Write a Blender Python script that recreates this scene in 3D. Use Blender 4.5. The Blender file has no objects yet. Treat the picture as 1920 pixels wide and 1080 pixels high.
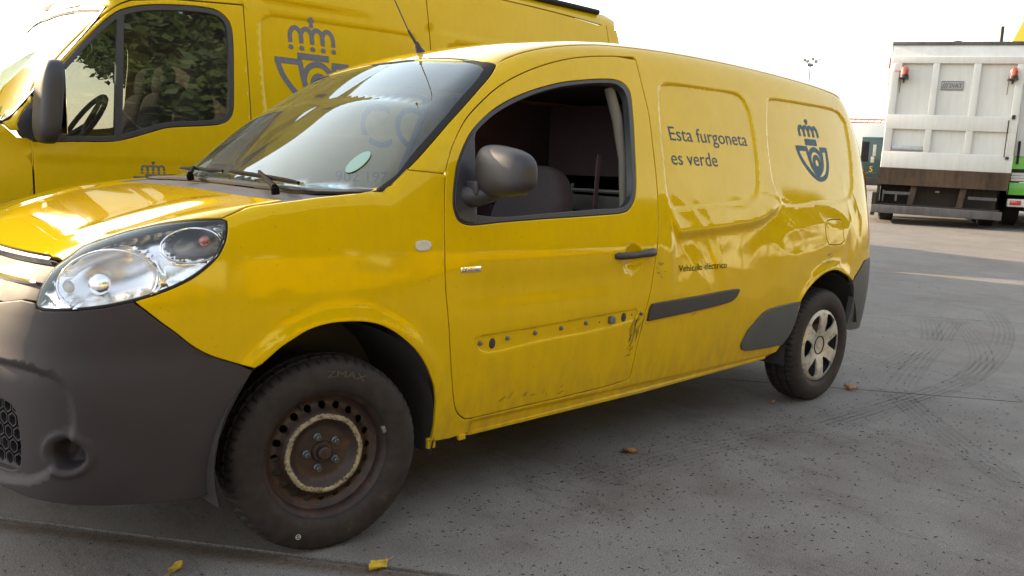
import bpy, bmesh, math, random
import numpy as np
from mathutils import Vector, Matrix
from mathutils.geometry import delaunay_2d_cdt
R_ = math.radians
random.seed(7); rng = np.random.default_rng(7)

# ------------------------------------------------------------------ camera, sky, sun, exposure
sc = bpy.context.scene
CAM = (-1.34825, -3.14018, 1.23609)
YAW, PITCH, ROLL = 0.73999, 0.140712, 0.0346583
cam = bpy.data.cameras.new('camera'); cam_o = bpy.data.objects.new('camera', cam); sc.collection.objects.link(cam_o)
cam.sensor_width = 36; cam.lens = 1602.98/1920*36; cam.clip_start = .05; cam.clip_end = 3000
_R0 = Vector((math.cos(YAW), -math.sin(YAW), 0)); _F = Vector((math.sin(YAW)*math.cos(PITCH), math.cos(YAW)*math.cos(PITCH), -math.sin(PITCH)))
_U0 = _R0.cross(_F); _R = _R0*math.cos(ROLL)+_U0*math.sin(ROLL); _U = -_R0*math.sin(ROLL)+_U0*math.cos(ROLL)
cam_o.matrix_world = Matrix(((_R.x,_U.x,-_F.x,CAM[0]),(_R.y,_U.y,-_F.y,CAM[1]),(_R.z,_U.z,-_F.z,CAM[2]),(0,0,0,1)))
sc.camera = cam_o

SUN_AZ, SUN_EL = R_(-20), R_(20)          # azimuth from +Y towards +X
world = bpy.data.worlds.new('World'); sc.world = world; world.use_nodes = True
nt = world.node_tree; nt.nodes.clear()
sky = nt.nodes.new('ShaderNodeTexSky'); sky.sky_type = 'NISHITA'; sky.sun_disc = False
sky.sun_elevation = SUN_EL; sky.sun_rotation = SUN_AZ; sky.altitude = 0
sky.air_density = 1.2; sky.dust_density = 1.3; sky.ozone_density = 1.0
bg = nt.nodes.new('ShaderNodeBackground'); bg.inputs['Strength'].default_value = .15
wo = nt.nodes.new('ShaderNodeOutputWorld')
hs = nt.nodes.new('ShaderNodeHueSaturation'); hs.inputs['Saturation'].default_value = .55; nt.links.new(sky.outputs[0], hs.inputs['Color'])
wm = nt.nodes.new('ShaderNodeMix'); wm.data_type = 'RGBA'; wm.blend_type = 'MULTIPLY'; wm.inputs[0].default_value = 1; wm.inputs[7].default_value = (1.08,1.0,.90,1)
nt.links.new(hs.outputs[0], wm.inputs[6]); hz = nt.nodes.new('ShaderNodeMix'); hz.data_type = 'RGBA'; hz.blend_type = 'ADD'; hz.inputs[0].default_value = 1; hz.inputs[7].default_value = (.38,.43,.46,1)   # thin high haze, the same all over the sky
nt.links.new(wm.outputs[2], hz.inputs[6]); nt.links.new(hz.outputs[2], bg.inputs[0]); nt.links.new(bg.outputs[0], wo.inputs[0])
sun = bpy.data.lights.new('sun', 'SUN'); sun.energy = 3.6; sun.angle = R_(.6); sun.color = (1,.76,.48)
sun_o = bpy.data.objects.new('sun', sun); sc.collection.objects.link(sun_o)
SV = Vector((math.sin(SUN_AZ)*math.cos(SUN_EL), math.cos(SUN_AZ)*math.cos(SUN_EL), math.sin(SUN_EL)))
sun_o.rotation_euler = SV.to_track_quat('Z','Y').to_euler()
sc.view_settings.view_transform = 'Standard'; sc.view_settings.look = 'None'
sc.view_settings.exposure = 1.8; sc.view_settings.gamma = 1; sc.view_settings.use_curve_mapping = False
sc.render.engine = 'CYCLES'
sc.cycles.max_bounces = 8; sc.cycles.transparent_max_bounces = 12

# ------------------------------------------------------------------ the two van bodies as smooth mathematical surfaces (metres)
def spline(pts):
    """natural cubic spline through the points, as a dense lookup table"""
    a=np.array(pts,float); x,y=a[:,0],a[:,1]; n=len(x); h=np.diff(x)
    A=np.zeros((n,n)); b=np.zeros(n); A[0,0]=A[-1,-1]=1
    for i in range(1,n-1):
        A[i,i-1]=h[i-1]; A[i,i]=2*(h[i-1]+h[i]); A[i,i+1]=h[i]
        b[i]=6*((y[i+1]-y[i])/h[i]-(y[i]-y[i-1])/h[i-1])
    M=np.linalg.solve(A,b)
    t=np.linspace(x[0],x[-1],2000); i=np.clip(np.searchsorted(x,t)-1,0,n-2)
    d=x[i+1]-t; e=t-x[i]; hh=h[i]
    v=M[i]*d**3/(6*hh)+M[i+1]*e**3/(6*hh)+(y[i]/hh-M[i]*hh/6)*d+(y[i+1]/hh-M[i+1]*hh/6)*e
    return lambda q:np.interp(q,t,v)
def smax(a,b,k):
    h=np.maximum(k-np.abs(a-b),0)/k
    return np.maximum(a,b)+h*h*h*k/6
def sstep(a,b,t):
    u=np.clip((t-a)/(b-a),0,1); return u*u*(3-2*u)
# ---- small delivery van: half width in plan, section, top profile, nose ----
kw=spline([(-1.1,.70),(-.8,.785),(-.6,.828),(-.4,.862),(-.1,.892),(.5,.905),(1.5,.912),(2.5,.905),(3.1,.888),(3.5,.862),(3.9,.82)])
ks=spline([(-.1,-.12),(.1,-.085),(.25,-.052),(.40,-.022),(.55,-.005),(.7,0),(.85,-.004),(.95,-.014),(1.05,-.032),(1.15,-.057),(1.3,-.100),(1.5,-.168),(1.7,-.245),(1.9,-.34)])
kt=spline([(-1.1,.45),(-.95,.68),(-.85,.835),(-.75,.930),(-.65,.993),(-.5,1.052),(-.3,1.108),(-.1,1.145),(.1,1.170),(.4,1.19)])
kr=spline([(0.5,1.50),(.79,1.668),(1.0,1.738),(1.25,1.785),(1.6,1.818),(2.0,1.832),(2.6,1.828),(3.2,1.808),(3.6,1.785),(3.9,1.75)])
def K_side(x,z): return kw(x)+ks(z)
def K_screen(x,y):   # windscreen height
    ay=np.abs(y)
    return 1.130+(x+.03+ -.30*ay**2.2)*(.70+.14*ay)
def K_hood(x,y):
    ay=np.abs(y); return kt(x+.10*ay**2)-.045*ay**2
def K_roof(x,y):
    ay=np.abs(y); return kr(x)-.10*ay**2.2
def K_top(x,y):
    scr=K_screen(x,y); ro=K_roof(x,y); ho=K_hood(x,y)
    a=-smax(-scr,-ro,.10)
    return np.maximum(a,ho)
def K_nose(y,z):
    ay=np.abs(y)
    return -.93+.16*ay**2.6/.6+ .10*sstep(.35,.0,z)+.03*sstep(.62,.80,z)
def K_tail(z): return 3.75-.02*sstep(.6,1.0,z)-.10*np.clip((z-1.0)/.8,0,2)**2.2
def K_F(x,y,z):
    A=np.abs(y)-K_side(x,z); B=z-K_top(x,y); C=K_nose(y,z)-x; D=x-K_tail(z)
    k1=.05+.12*sstep(-.2,-.6,x)+.07*sstep(.0,.9,x)+.05*sstep(.1,.4,x)*sstep(1.0,.6,x)
    f=smax(A,B*.8,k1); f=smax(f,C,.22); f=smax(f,D,.20+.14*sstep(1.5,1.0,z))
    return f
# ---- large van (behind), centre line at y = 2.75 ----
ms=spline([(.2,-.06),(.5,-.01),(.8,0),(1.2,-.005),(1.5,-.03),(1.8,-.07),(2.15,-.125),(2.4,-.175),(2.6,-.23)])
mw=spline([(-1.5,.86),(-1.2,.93),(-.8,.97),(-.3,.99),(.5,1.0),(3.8,1.0),(4.6,.98)])
mt=spline([(-1.6,.85),(-1.4,1.00),(-1.2,1.11),(-1.0,1.20),(-.7,1.31),(-.4,1.42)])
def M_top(x,y):
    ay=np.abs(y)
    scr=1.445+(x+.345-.12*ay**2)*1.2
    ro=2.62-.10*sstep(1.6,-.1,x)-.10*ay**2.4
    a=-smax(-scr,-ro,.35)
    return np.maximum(a,mt(x)-.05*ay**2)
def M_F(x,y,z):
    yy=y-2.75
    A=np.abs(yy)-(mw(x)+ms(z)); B=z-M_top(x,yy)
    Cc=-1.42+.14*np.abs(yy)**2.4-x; D=x-(4.52-.04*np.clip(z-1.2,0,2))
    f=smax(A,B*.8,.05+.11*sstep(.2,.9,x)); f=smax(f,Cc,.25); return smax(f,D,.10)

O = {
 'arch': [(-0.266,-0.877,0.639),(-0.232,-0.881,0.666),(-0.198,-0.885,0.692),(-0.158,-0.888,0.714),(-0.118,-0.891,0.734),(-0.077,-0.893,0.745),(-0.035,-0.895,0.75),(0.009,-0.897,0.75),(0.053,-0.899,0.747),(0.09,-0.9,0.741),(0.127,-0.901,0.731),(0.16,-0.902,0.716),(0.195,-0.903,0.695),(0.23,-0.903,0.668),(0.266,-0.903,0.636),(0.294,-0.902,0.604),(0.316,-0.901,0.573),(0.337,-0.898,0.534),(0.355,-0.895,0.496),(0.363,-0.892,0.467),(0.369,-0.888,0.438),(0.373,-0.881,0.391),(0.376,-0.872,0.343),(0.373,-0.862,0.295)],
 'seam_b': [(-0.276,-0.876,0.639),(-0.314,-0.873,0.653),(-0.359,-0.867,0.671),(-0.402,-0.862,0.691),(-0.444,-0.855,0.72),(-0.484,-0.849,0.758),(-0.513,-0.843,0.783),(-0.542,-0.837,0.81),(-0.563,-0.832,0.83),(-0.578,-0.828,0.842)],
 'hl_low': [(-0.583,-0.826,0.85),(-0.505,-0.84,0.874),(-0.443,-0.847,0.901),(-0.401,-0.851,0.929),(-0.364,-0.851,0.963),(-0.342,-0.847,1.001),(-0.333,-0.841,1.031),(-0.329,-0.83,1.059),(-0.337,-0.823,1.065)],
 'shut': [(-0.336,-0.821,1.068),(-0.301,-0.819,1.082),(-0.255,-0.808,1.099),(-0.193,-0.819,1.108),(-0.122,-0.826,1.117),(-0.052,-0.826,1.126),(0.028,-0.83,1.134),(0.105,-0.829,1.141)],
 'fender_up': [(0.223,-0.824,1.165),(0.293,-0.813,1.215),(0.362,-0.828,1.21),(0.434,-0.833,1.205)],
 'doorfront': [(1.47,-0.652,1.717),(1.318,-0.66,1.699),(1.172,-0.671,1.673),(1.018,-0.688,1.632),(0.873,-0.706,1.58),(0.753,-0.724,1.523),(0.653,-0.745,1.458),(0.572,-0.767,1.396),(0.506,-0.793,1.325),(0.464,-0.815,1.264),(0.438,-0.833,1.204),(0.417,-0.858,1.11),(0.401,-0.882,1.004),(0.396,-0.899,0.867),(0.409,-0.905,0.726),(0.425,-0.902,0.58),(0.446,-0.891,0.459),(0.463,-0.883,0.402),(0.482,-0.878,0.372),(0.515,-0.873,0.346)],
 'doorbot': [(0.553,-0.873,0.343),(0.783,-0.875,0.347),(1.002,-0.877,0.349),(1.241,-0.881,0.355),(1.368,-0.883,0.363),(1.404,-0.885,0.374)],
 'doorrear': [(1.405,-0.89,0.404),(1.415,-0.902,0.49),(1.436,-0.91,0.604),(1.457,-0.912,0.682),(1.476,-0.912,0.742),(1.492,-0.91,0.82),(1.516,-0.897,0.958),(1.533,-0.884,1.034),(1.557,-0.847,1.181),(1.574,-0.802,1.331),(1.595,-0.751,1.482),(1.594,-0.703,1.611),(1.596,-0.678,1.673),(1.601,-0.655,1.716),(1.591,-0.649,1.726)],
 'fbot': [(0.359,-0.862,0.295),(0.459,-0.86,0.281),(0.502,-0.86,0.283),(0.556,-0.86,0.283),(0.557,-0.866,0.309),(0.558,-0.873,0.34)],
 'win_o': [(0.453,-0.859,1.109),(0.468,-0.843,1.169),(0.49,-0.826,1.229),(0.52,-0.812,1.278),(0.553,-0.798,1.321),(0.591,-0.785,1.36),(0.65,-0.77,1.404),(0.729,-0.755,1.45),(0.827,-0.741,1.493),(0.947,-0.728,1.533),(1.092,-0.716,1.57),(1.253,-0.707,1.596),(1.376,-0.703,1.61),(1.442,-0.704,1.609),(1.482,-0.71,1.594),(1.501,-0.72,1.565),(1.487,-0.753,1.475),(1.452,-0.804,1.326),(1.42,-0.847,1.18),(1.397,-0.862,1.122),(1.361,-0.871,1.086),(1.319,-0.875,1.069),(1.159,-0.876,1.06),(0.868,-0.875,1.05),(0.649,-0.876,1.041),(0.535,-0.877,1.034),(0.496,-0.876,1.037),(0.467,-0.873,1.05),(0.455,-0.867,1.074)],
 'win_i': [(0.54,-0.869,1.07),(0.569,-0.826,1.231),(0.598,-0.792,1.342),(0.634,-0.781,1.375),(0.713,-0.765,1.424),(0.811,-0.75,1.469),(0.942,-0.734,1.516),(1.086,-0.722,1.553),(1.247,-0.713,1.58),(1.358,-0.71,1.592),(1.425,-0.71,1.592),(1.463,-0.717,1.573),(1.472,-0.732,1.533),(1.444,-0.779,1.399),(1.412,-0.826,1.252),(1.387,-0.854,1.151),(1.362,-0.864,1.115),(1.313,-0.87,1.09),(1.164,-0.87,1.084),(0.871,-0.871,1.07),(0.652,-0.872,1.06)],
 'pillar': [(0.223,-0.824,1.165),(0.294,-0.812,1.217),(0.352,-0.8,1.26),(0.476,-0.769,1.36),(0.578,-0.741,1.438),(0.67,-0.714,1.509),(0.741,-0.691,1.564),(0.794,-0.662,1.61)],
 'seal_in': [(0.114,-0.804,1.148),(0.193,-0.805,1.158),(0.252,-0.808,1.197),(0.34,-0.782,1.274),(0.444,-0.758,1.358),(0.579,-0.715,1.465),(0.684,-0.683,1.544),(0.737,-0.657,1.587)],
 'rarch': [(2.728,-0.898,0.6),(2.793,-0.898,0.656),(2.891,-0.896,0.705),(2.998,-0.892,0.734),(3.095,-0.888,0.737),(3.181,-0.884,0.718),(3.272,-0.879,0.689),(3.334,-0.874,0.661)],
 'rbump': [(3.334,-0.874,0.661),(3.404,-0.87,0.703),(3.49,-0.861,0.764)],
 'rbump_in': [(3.337,-0.874,0.652),(3.364,-0.871,0.612),(3.376,-0.868,0.563),(3.374,-0.862,0.487),(3.362,-0.854,0.42),(3.354,-0.848,0.377)],
 'rtrim': [(2.728,-0.898,0.597),(2.462,-0.903,0.585),(2.374,-0.903,0.568),(2.297,-0.901,0.522),(2.249,-0.898,0.486),(2.23,-0.895,0.455),(2.215,-0.892,0.432),(2.215,-0.89,0.416),(2.237,-0.886,0.395),(2.284,-0.884,0.387),(2.437,-0.881,0.38),(2.613,-0.877,0.376)],
 'rtrim_arch': [(2.728,-0.898,0.597),(2.701,-0.891,0.49),(2.677,-0.885,0.439),(2.649,-0.881,0.407),(2.613,-0.877,0.376)],
 'sillbot': [(2.594,-0.877,0.376),(2.584,-0.87,0.335),(2.51,-0.868,0.323),(2.511,-0.865,0.305),(1.711,-0.874,0.312),(1.387,-0.87,0.299),(1.018,-0.865,0.288),(0.693,-0.862,0.288),(0.528,-0.859,0.279)],
 'mould': [(1.459,-0.91,0.616),(1.469,-0.912,0.667),(1.483,-0.912,0.686),(1.51,-0.912,0.688),(1.785,-0.912,0.695),(2.038,-0.911,0.704),(2.126,-0.91,0.705),(2.132,-0.91,0.696),(2.098,-0.91,0.663),(2.046,-0.91,0.648),(1.793,-0.911,0.631)],
 'flap': [(2.986,-0.873,0.987),(3.018,-0.868,1.009),(3.163,-0.861,1.01),(3.191,-0.861,1.002),(3.19,-0.871,0.941),(3.203,-0.875,0.894),(3.151,-0.88,0.876),(3.034,-0.885,0.877),(3.006,-0.885,0.886),(2.981,-0.879,0.947)],
 'panel1': [(1.71,-0.709,1.596),(1.747,-0.698,1.623),(1.906,-0.694,1.634),(2.123,-0.691,1.636),(2.323,-0.691,1.631),(2.39,-0.702,1.601),(2.412,-0.724,1.539),(2.399,-0.775,1.396),(2.373,-0.818,1.263),(2.344,-0.844,1.175),(2.306,-0.856,1.131),(2.22,-0.863,1.11),(1.93,-0.869,1.094),(1.657,-0.873,1.08),(1.627,-0.87,1.092),(1.621,-0.85,1.169),(1.646,-0.792,1.363),(1.683,-0.736,1.522)],
 'panel2': [(2.625,-0.689,1.623),(2.684,-0.684,1.633),(2.995,-0.675,1.633),(3.327,-0.66,1.627),(3.44,-0.659,1.609),(3.5,-0.672,1.56),(3.479,-0.716,1.444),(3.428,-0.772,1.286),(3.385,-0.805,1.183),(3.305,-0.827,1.122),(2.959,-0.849,1.103),(2.586,-0.862,1.091),(2.506,-0.841,1.176),(2.501,-0.802,1.311),(2.554,-0.738,1.494)],
 'recess': [(0.535,-0.904,0.645),(0.925,-0.907,0.656),(1.388,-0.911,0.67),(1.4,-0.911,0.661),(1.401,-0.911,0.647),(1.386,-0.91,0.629),(1.143,-0.908,0.606),(0.849,-0.905,0.597),(0.606,-0.902,0.582),(0.562,-0.903,0.593),(0.542,-0.903,0.61)],
 'studs': [(0.554,-0.904,0.621),(0.681,-0.905,0.625),(0.817,-0.906,0.63),(0.953,-0.907,0.635),(1.089,-0.909,0.641),(1.231,-0.91,0.643),(1.417,-0.911,0.65)],
 'handle': [(1.242,-0.902,0.902),(1.268,-0.902,0.91),(1.317,-0.902,0.91),(1.384,-0.901,0.92),(1.418,-0.901,0.923),(1.463,-0.901,0.921),(1.473,-0.903,0.906),(1.462,-0.905,0.888),(1.417,-0.905,0.886),(1.333,-0.905,0.883),(1.267,-0.904,0.886),(1.242,-0.903,0.896)],
 'badge': [(0.459,-0.897,0.894),(0.548,-0.898,0.893),(0.548,-0.899,0.874),(0.459,-0.899,0.874)],
 'repeat': [(0.28,-0.885,0.982),(0.294,-0.884,0.987),(0.332,-0.885,0.986),(0.34,-0.887,0.975),(0.334,-0.889,0.96),(0.323,-0.89,0.955),(0.287,-0.889,0.956),(0.279,-0.888,0.965)],
 'T_hoodrear': [(-0.191,0.039,1.13),(-0.19,-0.072,1.13),(-0.187,-0.274,1.129),(-0.19,-0.471,1.124),(-0.183,-0.628,1.12),(-0.17,-0.759,1.117),(-0.148,-0.815,1.117)],
 'T_wtop': [(0.794,-0.662,1.61),(0.792,-0.65,1.616),(0.773,-0.609,1.623),(0.758,-0.451,1.634),(0.771,-0.223,1.654),(0.812,0.028,1.675)],
 'C_hl_all': [(-0.781,-0.672,0.842),(-0.772,-0.669,0.871),(-0.757,-0.668,0.899),(-0.737,-0.667,0.927),(-0.715,-0.674,0.948),(-0.694,-0.682,0.964),(-0.659,-0.671,0.988),(-0.614,-0.686,1.007),(-0.555,-0.694,1.027),(-0.482,-0.73,1.048),(-0.414,-0.781,1.06),(-0.36,-0.813,1.065),(-0.337,-0.823,1.065),(-0.329,-0.83,1.059),(-0.333,-0.841,1.031),(-0.342,-0.847,1.001),(-0.364,-0.851,0.963),(-0.401,-0.851,0.929),(-0.443,-0.847,0.901),(-0.505,-0.84,0.874),(-0.583,-0.826,0.85),(-0.656,-0.804,0.836),(-0.721,-0.766,0.829),(-0.772,-0.701,0.824),(-0.782,-0.679,0.829)],
 'C_bbot': [(-0.865,-0.575,0.333),(-0.821,-0.666,0.316),(-0.752,-0.732,0.3),(-0.669,-0.766,0.284),(-0.557,-0.788,0.27),(-0.447,-0.805,0.258),(-0.402,-0.812,0.261),(-0.375,-0.82,0.279),(-0.374,-0.829,0.322),(-0.372,-0.842,0.387),(-0.366,-0.85,0.438),(-0.345,-0.861,0.504),(-0.317,-0.869,0.562),(-0.276,-0.876,0.631)],
 'C_lg': [(-0.855,-0.595,0.659),(-0.814,-0.694,0.654),(-0.798,-0.719,0.643),(-0.794,-0.726,0.622),(-0.796,-0.72,0.532),(-0.806,-0.706,0.496)],
 'C_hoodfront': [(-0.739,-0.085,0.937),(-0.724,-0.408,0.951),(-0.715,-0.676,0.947)],
 'M_win': [(-0.268,1.776,1.363),(-0.249,1.782,1.405),(-0.223,1.791,1.449),(-0.194,1.795,1.485),(-0.168,1.801,1.52),(-0.052,1.821,1.667),(0.034,1.83,1.771),(0.131,1.838,1.877),(0.202,1.845,1.948),(0.275,1.852,2.003),(0.393,1.858,2.045),(0.579,1.862,2.075),(0.773,1.862,2.085),(0.842,1.858,2.066),(0.888,1.85,2.014),(0.898,1.833,1.908),(0.888,1.807,1.732),(0.875,1.783,1.546),(0.858,1.775,1.477),(0.815,1.771,1.435),(0.724,1.769,1.415),(0.482,1.768,1.388),(0.389,1.767,1.359),(0.298,1.764,1.328),(0.192,1.763,1.3),(-0.0,1.765,1.29),(-0.212,1.768,1.284),(-0.256,1.771,1.313)],
 'M_doorf': [(-0.203,1.759,1.079),(-0.205,1.768,1.282),(-0.189,1.798,1.493),(-0.146,1.886,1.577),(-0.071,1.902,1.67),(0.055,1.901,1.822),(0.176,1.868,1.956),(0.26,1.858,2.028),(0.332,1.862,2.065)],
 'M_mirror': [(-0.103,1.954,1.644),(-0.082,1.926,1.663),(-0.054,1.815,1.66),(-0.035,1.801,1.633),(-0.026,1.788,1.531),(-0.005,1.775,1.412),(-0.007,1.768,1.334),(-0.033,1.765,1.286),(-0.065,1.764,1.273),(-0.12,1.766,1.286),(-0.147,1.772,1.353),(-0.165,1.786,1.486)],
 'M_emb1': [(1.07,1.827,1.875),(1.078,1.85,2.027),(1.094,1.856,2.06),(1.133,1.86,2.088),(1.184,1.861,2.097),(1.633,1.859,2.103),(2.137,1.857,2.108),(2.211,1.855,2.096),(2.25,1.848,2.057)],
 'M_emb2': [(1.125,1.876,2.182),(1.208,1.874,2.172),(1.664,1.871,2.177),(2.155,1.87,2.184),(2.222,1.874,2.206),(2.247,1.879,2.236)],
 'M_tail': [(4.301,1.985,2.517),(4.289,1.918,2.319),(4.134,1.952,2.461),(3.143,1.931,2.449),(3.058,1.873,2.192),(2.719,1.872,2.196)],
}

# ------------------------------------------------------------------ materials
def nodes(name):
    m = bpy.data.materials.new(name); m.use_nodes = True; t = m.node_tree; b = t.nodes['Principled BSDF']
    return m, t, b
def N(t, kind, **kw):
    n = t.nodes.new(kind)
    for k, v in kw.items():
        if k in n.inputs: n.inputs[k].default_value = v
        else: setattr(n, k, v)
    return n
def noise(t, scale, detail=4, rough=.55, vec=None, sc3=None):
    tc = t.nodes.new('ShaderNodeTexCoord'); mp = t.nodes.new('ShaderNodeMapping')
    t.links.new(tc.outputs['Object'], mp.inputs[0])
    if sc3: mp.inputs['Scale'].default_value = sc3
    n = t.nodes.new('ShaderNodeTexNoise'); n.inputs['Scale'].default_value = scale
    n.inputs['Detail'].default_value = detail; n.inputs['Roughness'].default_value = rough
    t.links.new(mp.outputs[0], n.inputs['Vector']); return n.outputs['Fac']
def ramp(t, src, pts):
    r = t.nodes.new('ShaderNodeValToRGB'); e = r.color_ramp.elements
    e[0].position = pts[0][0]; e[0].color = (*([pts[0][1]]*3 if not hasattr(pts[0][1],'__len__') else pts[0][1]),1)
    e[1].position = pts[-1][0]; e[1].color = (*([pts[-1][1]]*3 if not hasattr(pts[-1][1],'__len__') else pts[-1][1]),1)
    for p, c in pts[1:-1]:
        x = e.new(p); x.color = (*([c]*3 if not hasattr(c,'__len__') else c),1)
    t.links.new(src, r.inputs[0]); return r.outputs[0]
def mix(t, fac, a, b, mode='MIX'):
    m = t.nodes.new('ShaderNodeMix'); m.data_type = 'RGBA'; m.blend_type = mode
    for s, v in ((m.inputs[0], fac), (m.inputs[6], a), (m.inputs[7], b)):
        if hasattr(v, 'links'): t.links.new(v, s)
        else: s.default_value = v if not hasattr(v,'__len__') else (*v[:3],1)
    return m.outputs[2]
def math_(t, op, a, b=None, c=None):
    m = t.nodes.new('ShaderNodeMath'); m.operation = op
    for s, v in zip(m.inputs, (a,b,c)):
        if v is None: continue
        if hasattr(v,'links'): t.links.new(v, s)
        else: s.default_value = v
    return m.outputs[0]
def bump(t, b, h, strength, dist=.01):
    n = t.nodes.new('ShaderNodeBump'); n.inputs['Strength'].default_value = strength; n.inputs['Distance'].default_value = dist
    t.links.new(h, n.inputs['Height']); t.links.new(n.outputs[0], b.inputs['Normal'])
def plain(name, col, rough=.5, metal=0, spec=.5, var=0, vscale=20, bmp=0, bscale=200, coat=0):
    m, t, b = nodes(name)
    b.inputs['Roughness'].default_value = rough; b.inputs['Metallic'].default_value = metal
    b.inputs['Specular IOR Level'].default_value = spec; b.inputs['Coat Weight'].default_value = coat
    b.inputs['Coat Roughness'].default_value = .05
    if var:
        f = noise(t, vscale, 6, .6)
        c0 = [c*(1-var) for c in col]; c1 = [min(1,c*(1+var)) for c in col]
        t.links.new(ramp(t, f, [(.3,c0),(.7,c1)]), b.inputs['Base Color'])
        t.links.new(ramp(t, f, [(.3,max(0,rough-.08)),(.7,min(1,rough+.08))]), b.inputs['Roughness'])
    else: b.inputs['Base Color'].default_value = (*col,1)
    if bmp: bump(t, b, noise(t, bscale, 3, .6), bmp, .002)
    return m
def paint_mat(name, col, dirt=.5, rough=.14, coat=.10, z_lo=.30, z_hi=.75, wavy=.0):
    m, t, b = nodes(name)
    tc = t.nodes.new('ShaderNodeTexCoord'); sx = t.nodes.new('ShaderNodeSeparateXYZ'); t.links.new(tc.outputs['Object'], sx.inputs[0])
    hz = t.nodes.new('ShaderNodeMapRange'); t.links.new(sx.outputs[2], hz.inputs[0])
    hz.inputs[1].default_value = z_hi; hz.inputs[2].default_value = z_lo; hz.inputs[3].default_value = 0; hz.inputs[4].default_value = 1
    n1 = noise(t, 3.2, 7, .62); n2 = noise(t, 26, 5, .6, sc3=(1,1,.35))
    v = mix(t, .5, n1, n2)
    film = ramp(t, v, [(.42,0),(.62,1)])
    low = math_(t,'MULTIPLY', math_(t,'POWER', hz.outputs[0], 1.6), ramp(t, n2, [(.30,.25),(.60,1)]))
    fac = math_(t,'MINIMUM', math_(t,'ADD', math_(t,'MULTIPLY', film, .10*dirt), math_(t,'MULTIPLY', low, .30*dirt)), .8)
    base = mix(t, fac, col, (.12,.082,.045))
    spk = ramp(t, noise(t, 85, 2, .5), [(.70,0),(.76,1)])
    base = mix(t, math_(t,'MULTIPLY', spk, .35*dirt), base, (.05,.035,.02))
    t.links.new(base, b.inputs['Base Color'])
    b.inputs['Roughness'].default_value = rough
    t.links.new(math_(t,'SUBTRACT', coat, math_(t,'MULTIPLY', fac, 1.2)), b.inputs['Coat Weight'])
    t.links.new(math_(t,'ADD', .025, math_(t,'MULTIPLY', fac, .35)), b.inputs['Coat Roughness'])
    b.inputs['Specular IOR Level'].default_value = .45; b.inputs['Specular Tint'].default_value = (1,.78,.18,1); b.inputs['Roughness'].default_value = rough*.5
    return m
M = {}
YEL = (.57,.372,.0012)
M['paint'] = paint_mat('yellow_paint', YEL, dirt=.9)
M['paint_top'] = paint_mat('yellow_paint_top_sheen', YEL, dirt=.5, coat=.7)  # same paint; extra coat puts a brighter sky sheen on bonnet and roof
M['paint_dull'] = paint_mat('weathered_yellow_paint', (.55,.362,.004), dirt=.8, rough=.40, coat=.08, z_lo=.3, z_hi=1.0)
M['bumper'] = plain('grey_bumper_plastic', (.029,.023,.028), .66, var=.16, vscale=7, bmp=.30, bscale=420, spec=.4)
M['plastic'] = plain('black_plastic', (.024,.023,.030), .46, var=.15, vscale=18, bmp=.06, bscale=700)
M['matt'] = plain('matt_black_metal', (.006,.0055,.007), .9, spec=.04)
M['trim'] = plain('dark_grey_trim', (.055,.058,.062), .5, var=.12, vscale=15, bmp=.06, bscale=700)
M['rubber'] = plain('black_rubber', (.018,.017,.019), .75, spec=.25, var=.2, vscale=40)
M['dark'] = plain('dark_cavity', (.012,.011,.012), .85)
M['liner'] = plain('wheel_arch_liner', (.030,.026,.026), .8, var=.3, vscale=14, bmp=.4, bscale=60)
def tyre_mat():
    m, t, b = nodes('tyre_rubber'); f = noise(t, 22, 6, .65)
    t.links.new(ramp(t, f, [(.35,(.013,.010,.011)),(.62,(.026,.020,.019)),(.8,(.060,.044,.036))]), b.inputs['Base Color'])
    b.inputs['Roughness'].default_value = .68; b.inputs['Specular IOR Level'].default_value = .35
    bump(t, b, noise(t, 240, 3, .6), .15, .002); return m
M['tyre'] = tyre_mat()
def steel_rust():
    m, t, b = nodes('old_black_steel_wheel'); f = noise(t, 18, 7, .68)
    t.links.new(ramp(t, f, [(.30,(.012,.008,.008)),(.52,(.030,.015,.012)),(.72,(.075,.034,.022))]), b.inputs['Base Color'])
    b.inputs['Roughness'].default_value = .55; bump(t, b, noise(t, 120, 4, .7), .3, .002); return m
M['steelwheel'] = steel_rust()
def dirt_ring():
    m, t, b = nodes('dried_pale_dirt'); f = noise(t, 60, 6, .7)
    t.links.new(ramp(t, f, [(.36,(.04,.026,.018)),(.50,(.24,.20,.13)),(.72,(.40,.35,.25))]), b.inputs['Base Color'])
    b.inputs['Roughness'].default_value = .9; bump(t, b, f, .5, .004); return m
M['dirtring'] = dirt_ring()
def hubcap():
    m, t, b = nodes('scuffed_silver_hubcap'); f = noise(t, 30, 7, .7)
    t.links.new(ramp(t, f, [(.30,(.16,.13,.10)),(.48,(.42,.40,.36)),(.7,(.52,.50,.46))]), b.inputs['Base Color'])
    b.inputs['Roughness'].default_value = .42; b.inputs['Metallic'].default_value = .35; return m
M['hubcap'] = hubcap()
M['chrome'] = plain('chrome', (.88,.88,.90), .06, metal=1)
M['chrome_soft'] = plain('satin_reflector', (.92,.92,.94), .27, metal=1)
M['steel'] = plain('zinc_bolt', (.14,.155,.17), .42, metal=.6, var=.3, vscale=90)
M['amber'] = plain('amber_bulb', (.32,.045,.01), .15, spec=.8, coat=1)
M['red_lamp'] = plain('red_lamp_lens', (.45,.012,.01), .12, spec=.6, coat=1)
M['blue'] = plain('blue_vinyl', (.006,.050,.095), .5, spec=.3, var=.12, vscale=60)
M['navy'] = plain('dark_blue_vinyl', (.010,.020,.05), .4)
M['oldblue'] = plain('faded_blue_vinyl', (.10,.105,.135), .5, var=.25, vscale=90)
M['sticker'] = plain('pale_green_sticker', (.07,.17,.18), .5)
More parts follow.
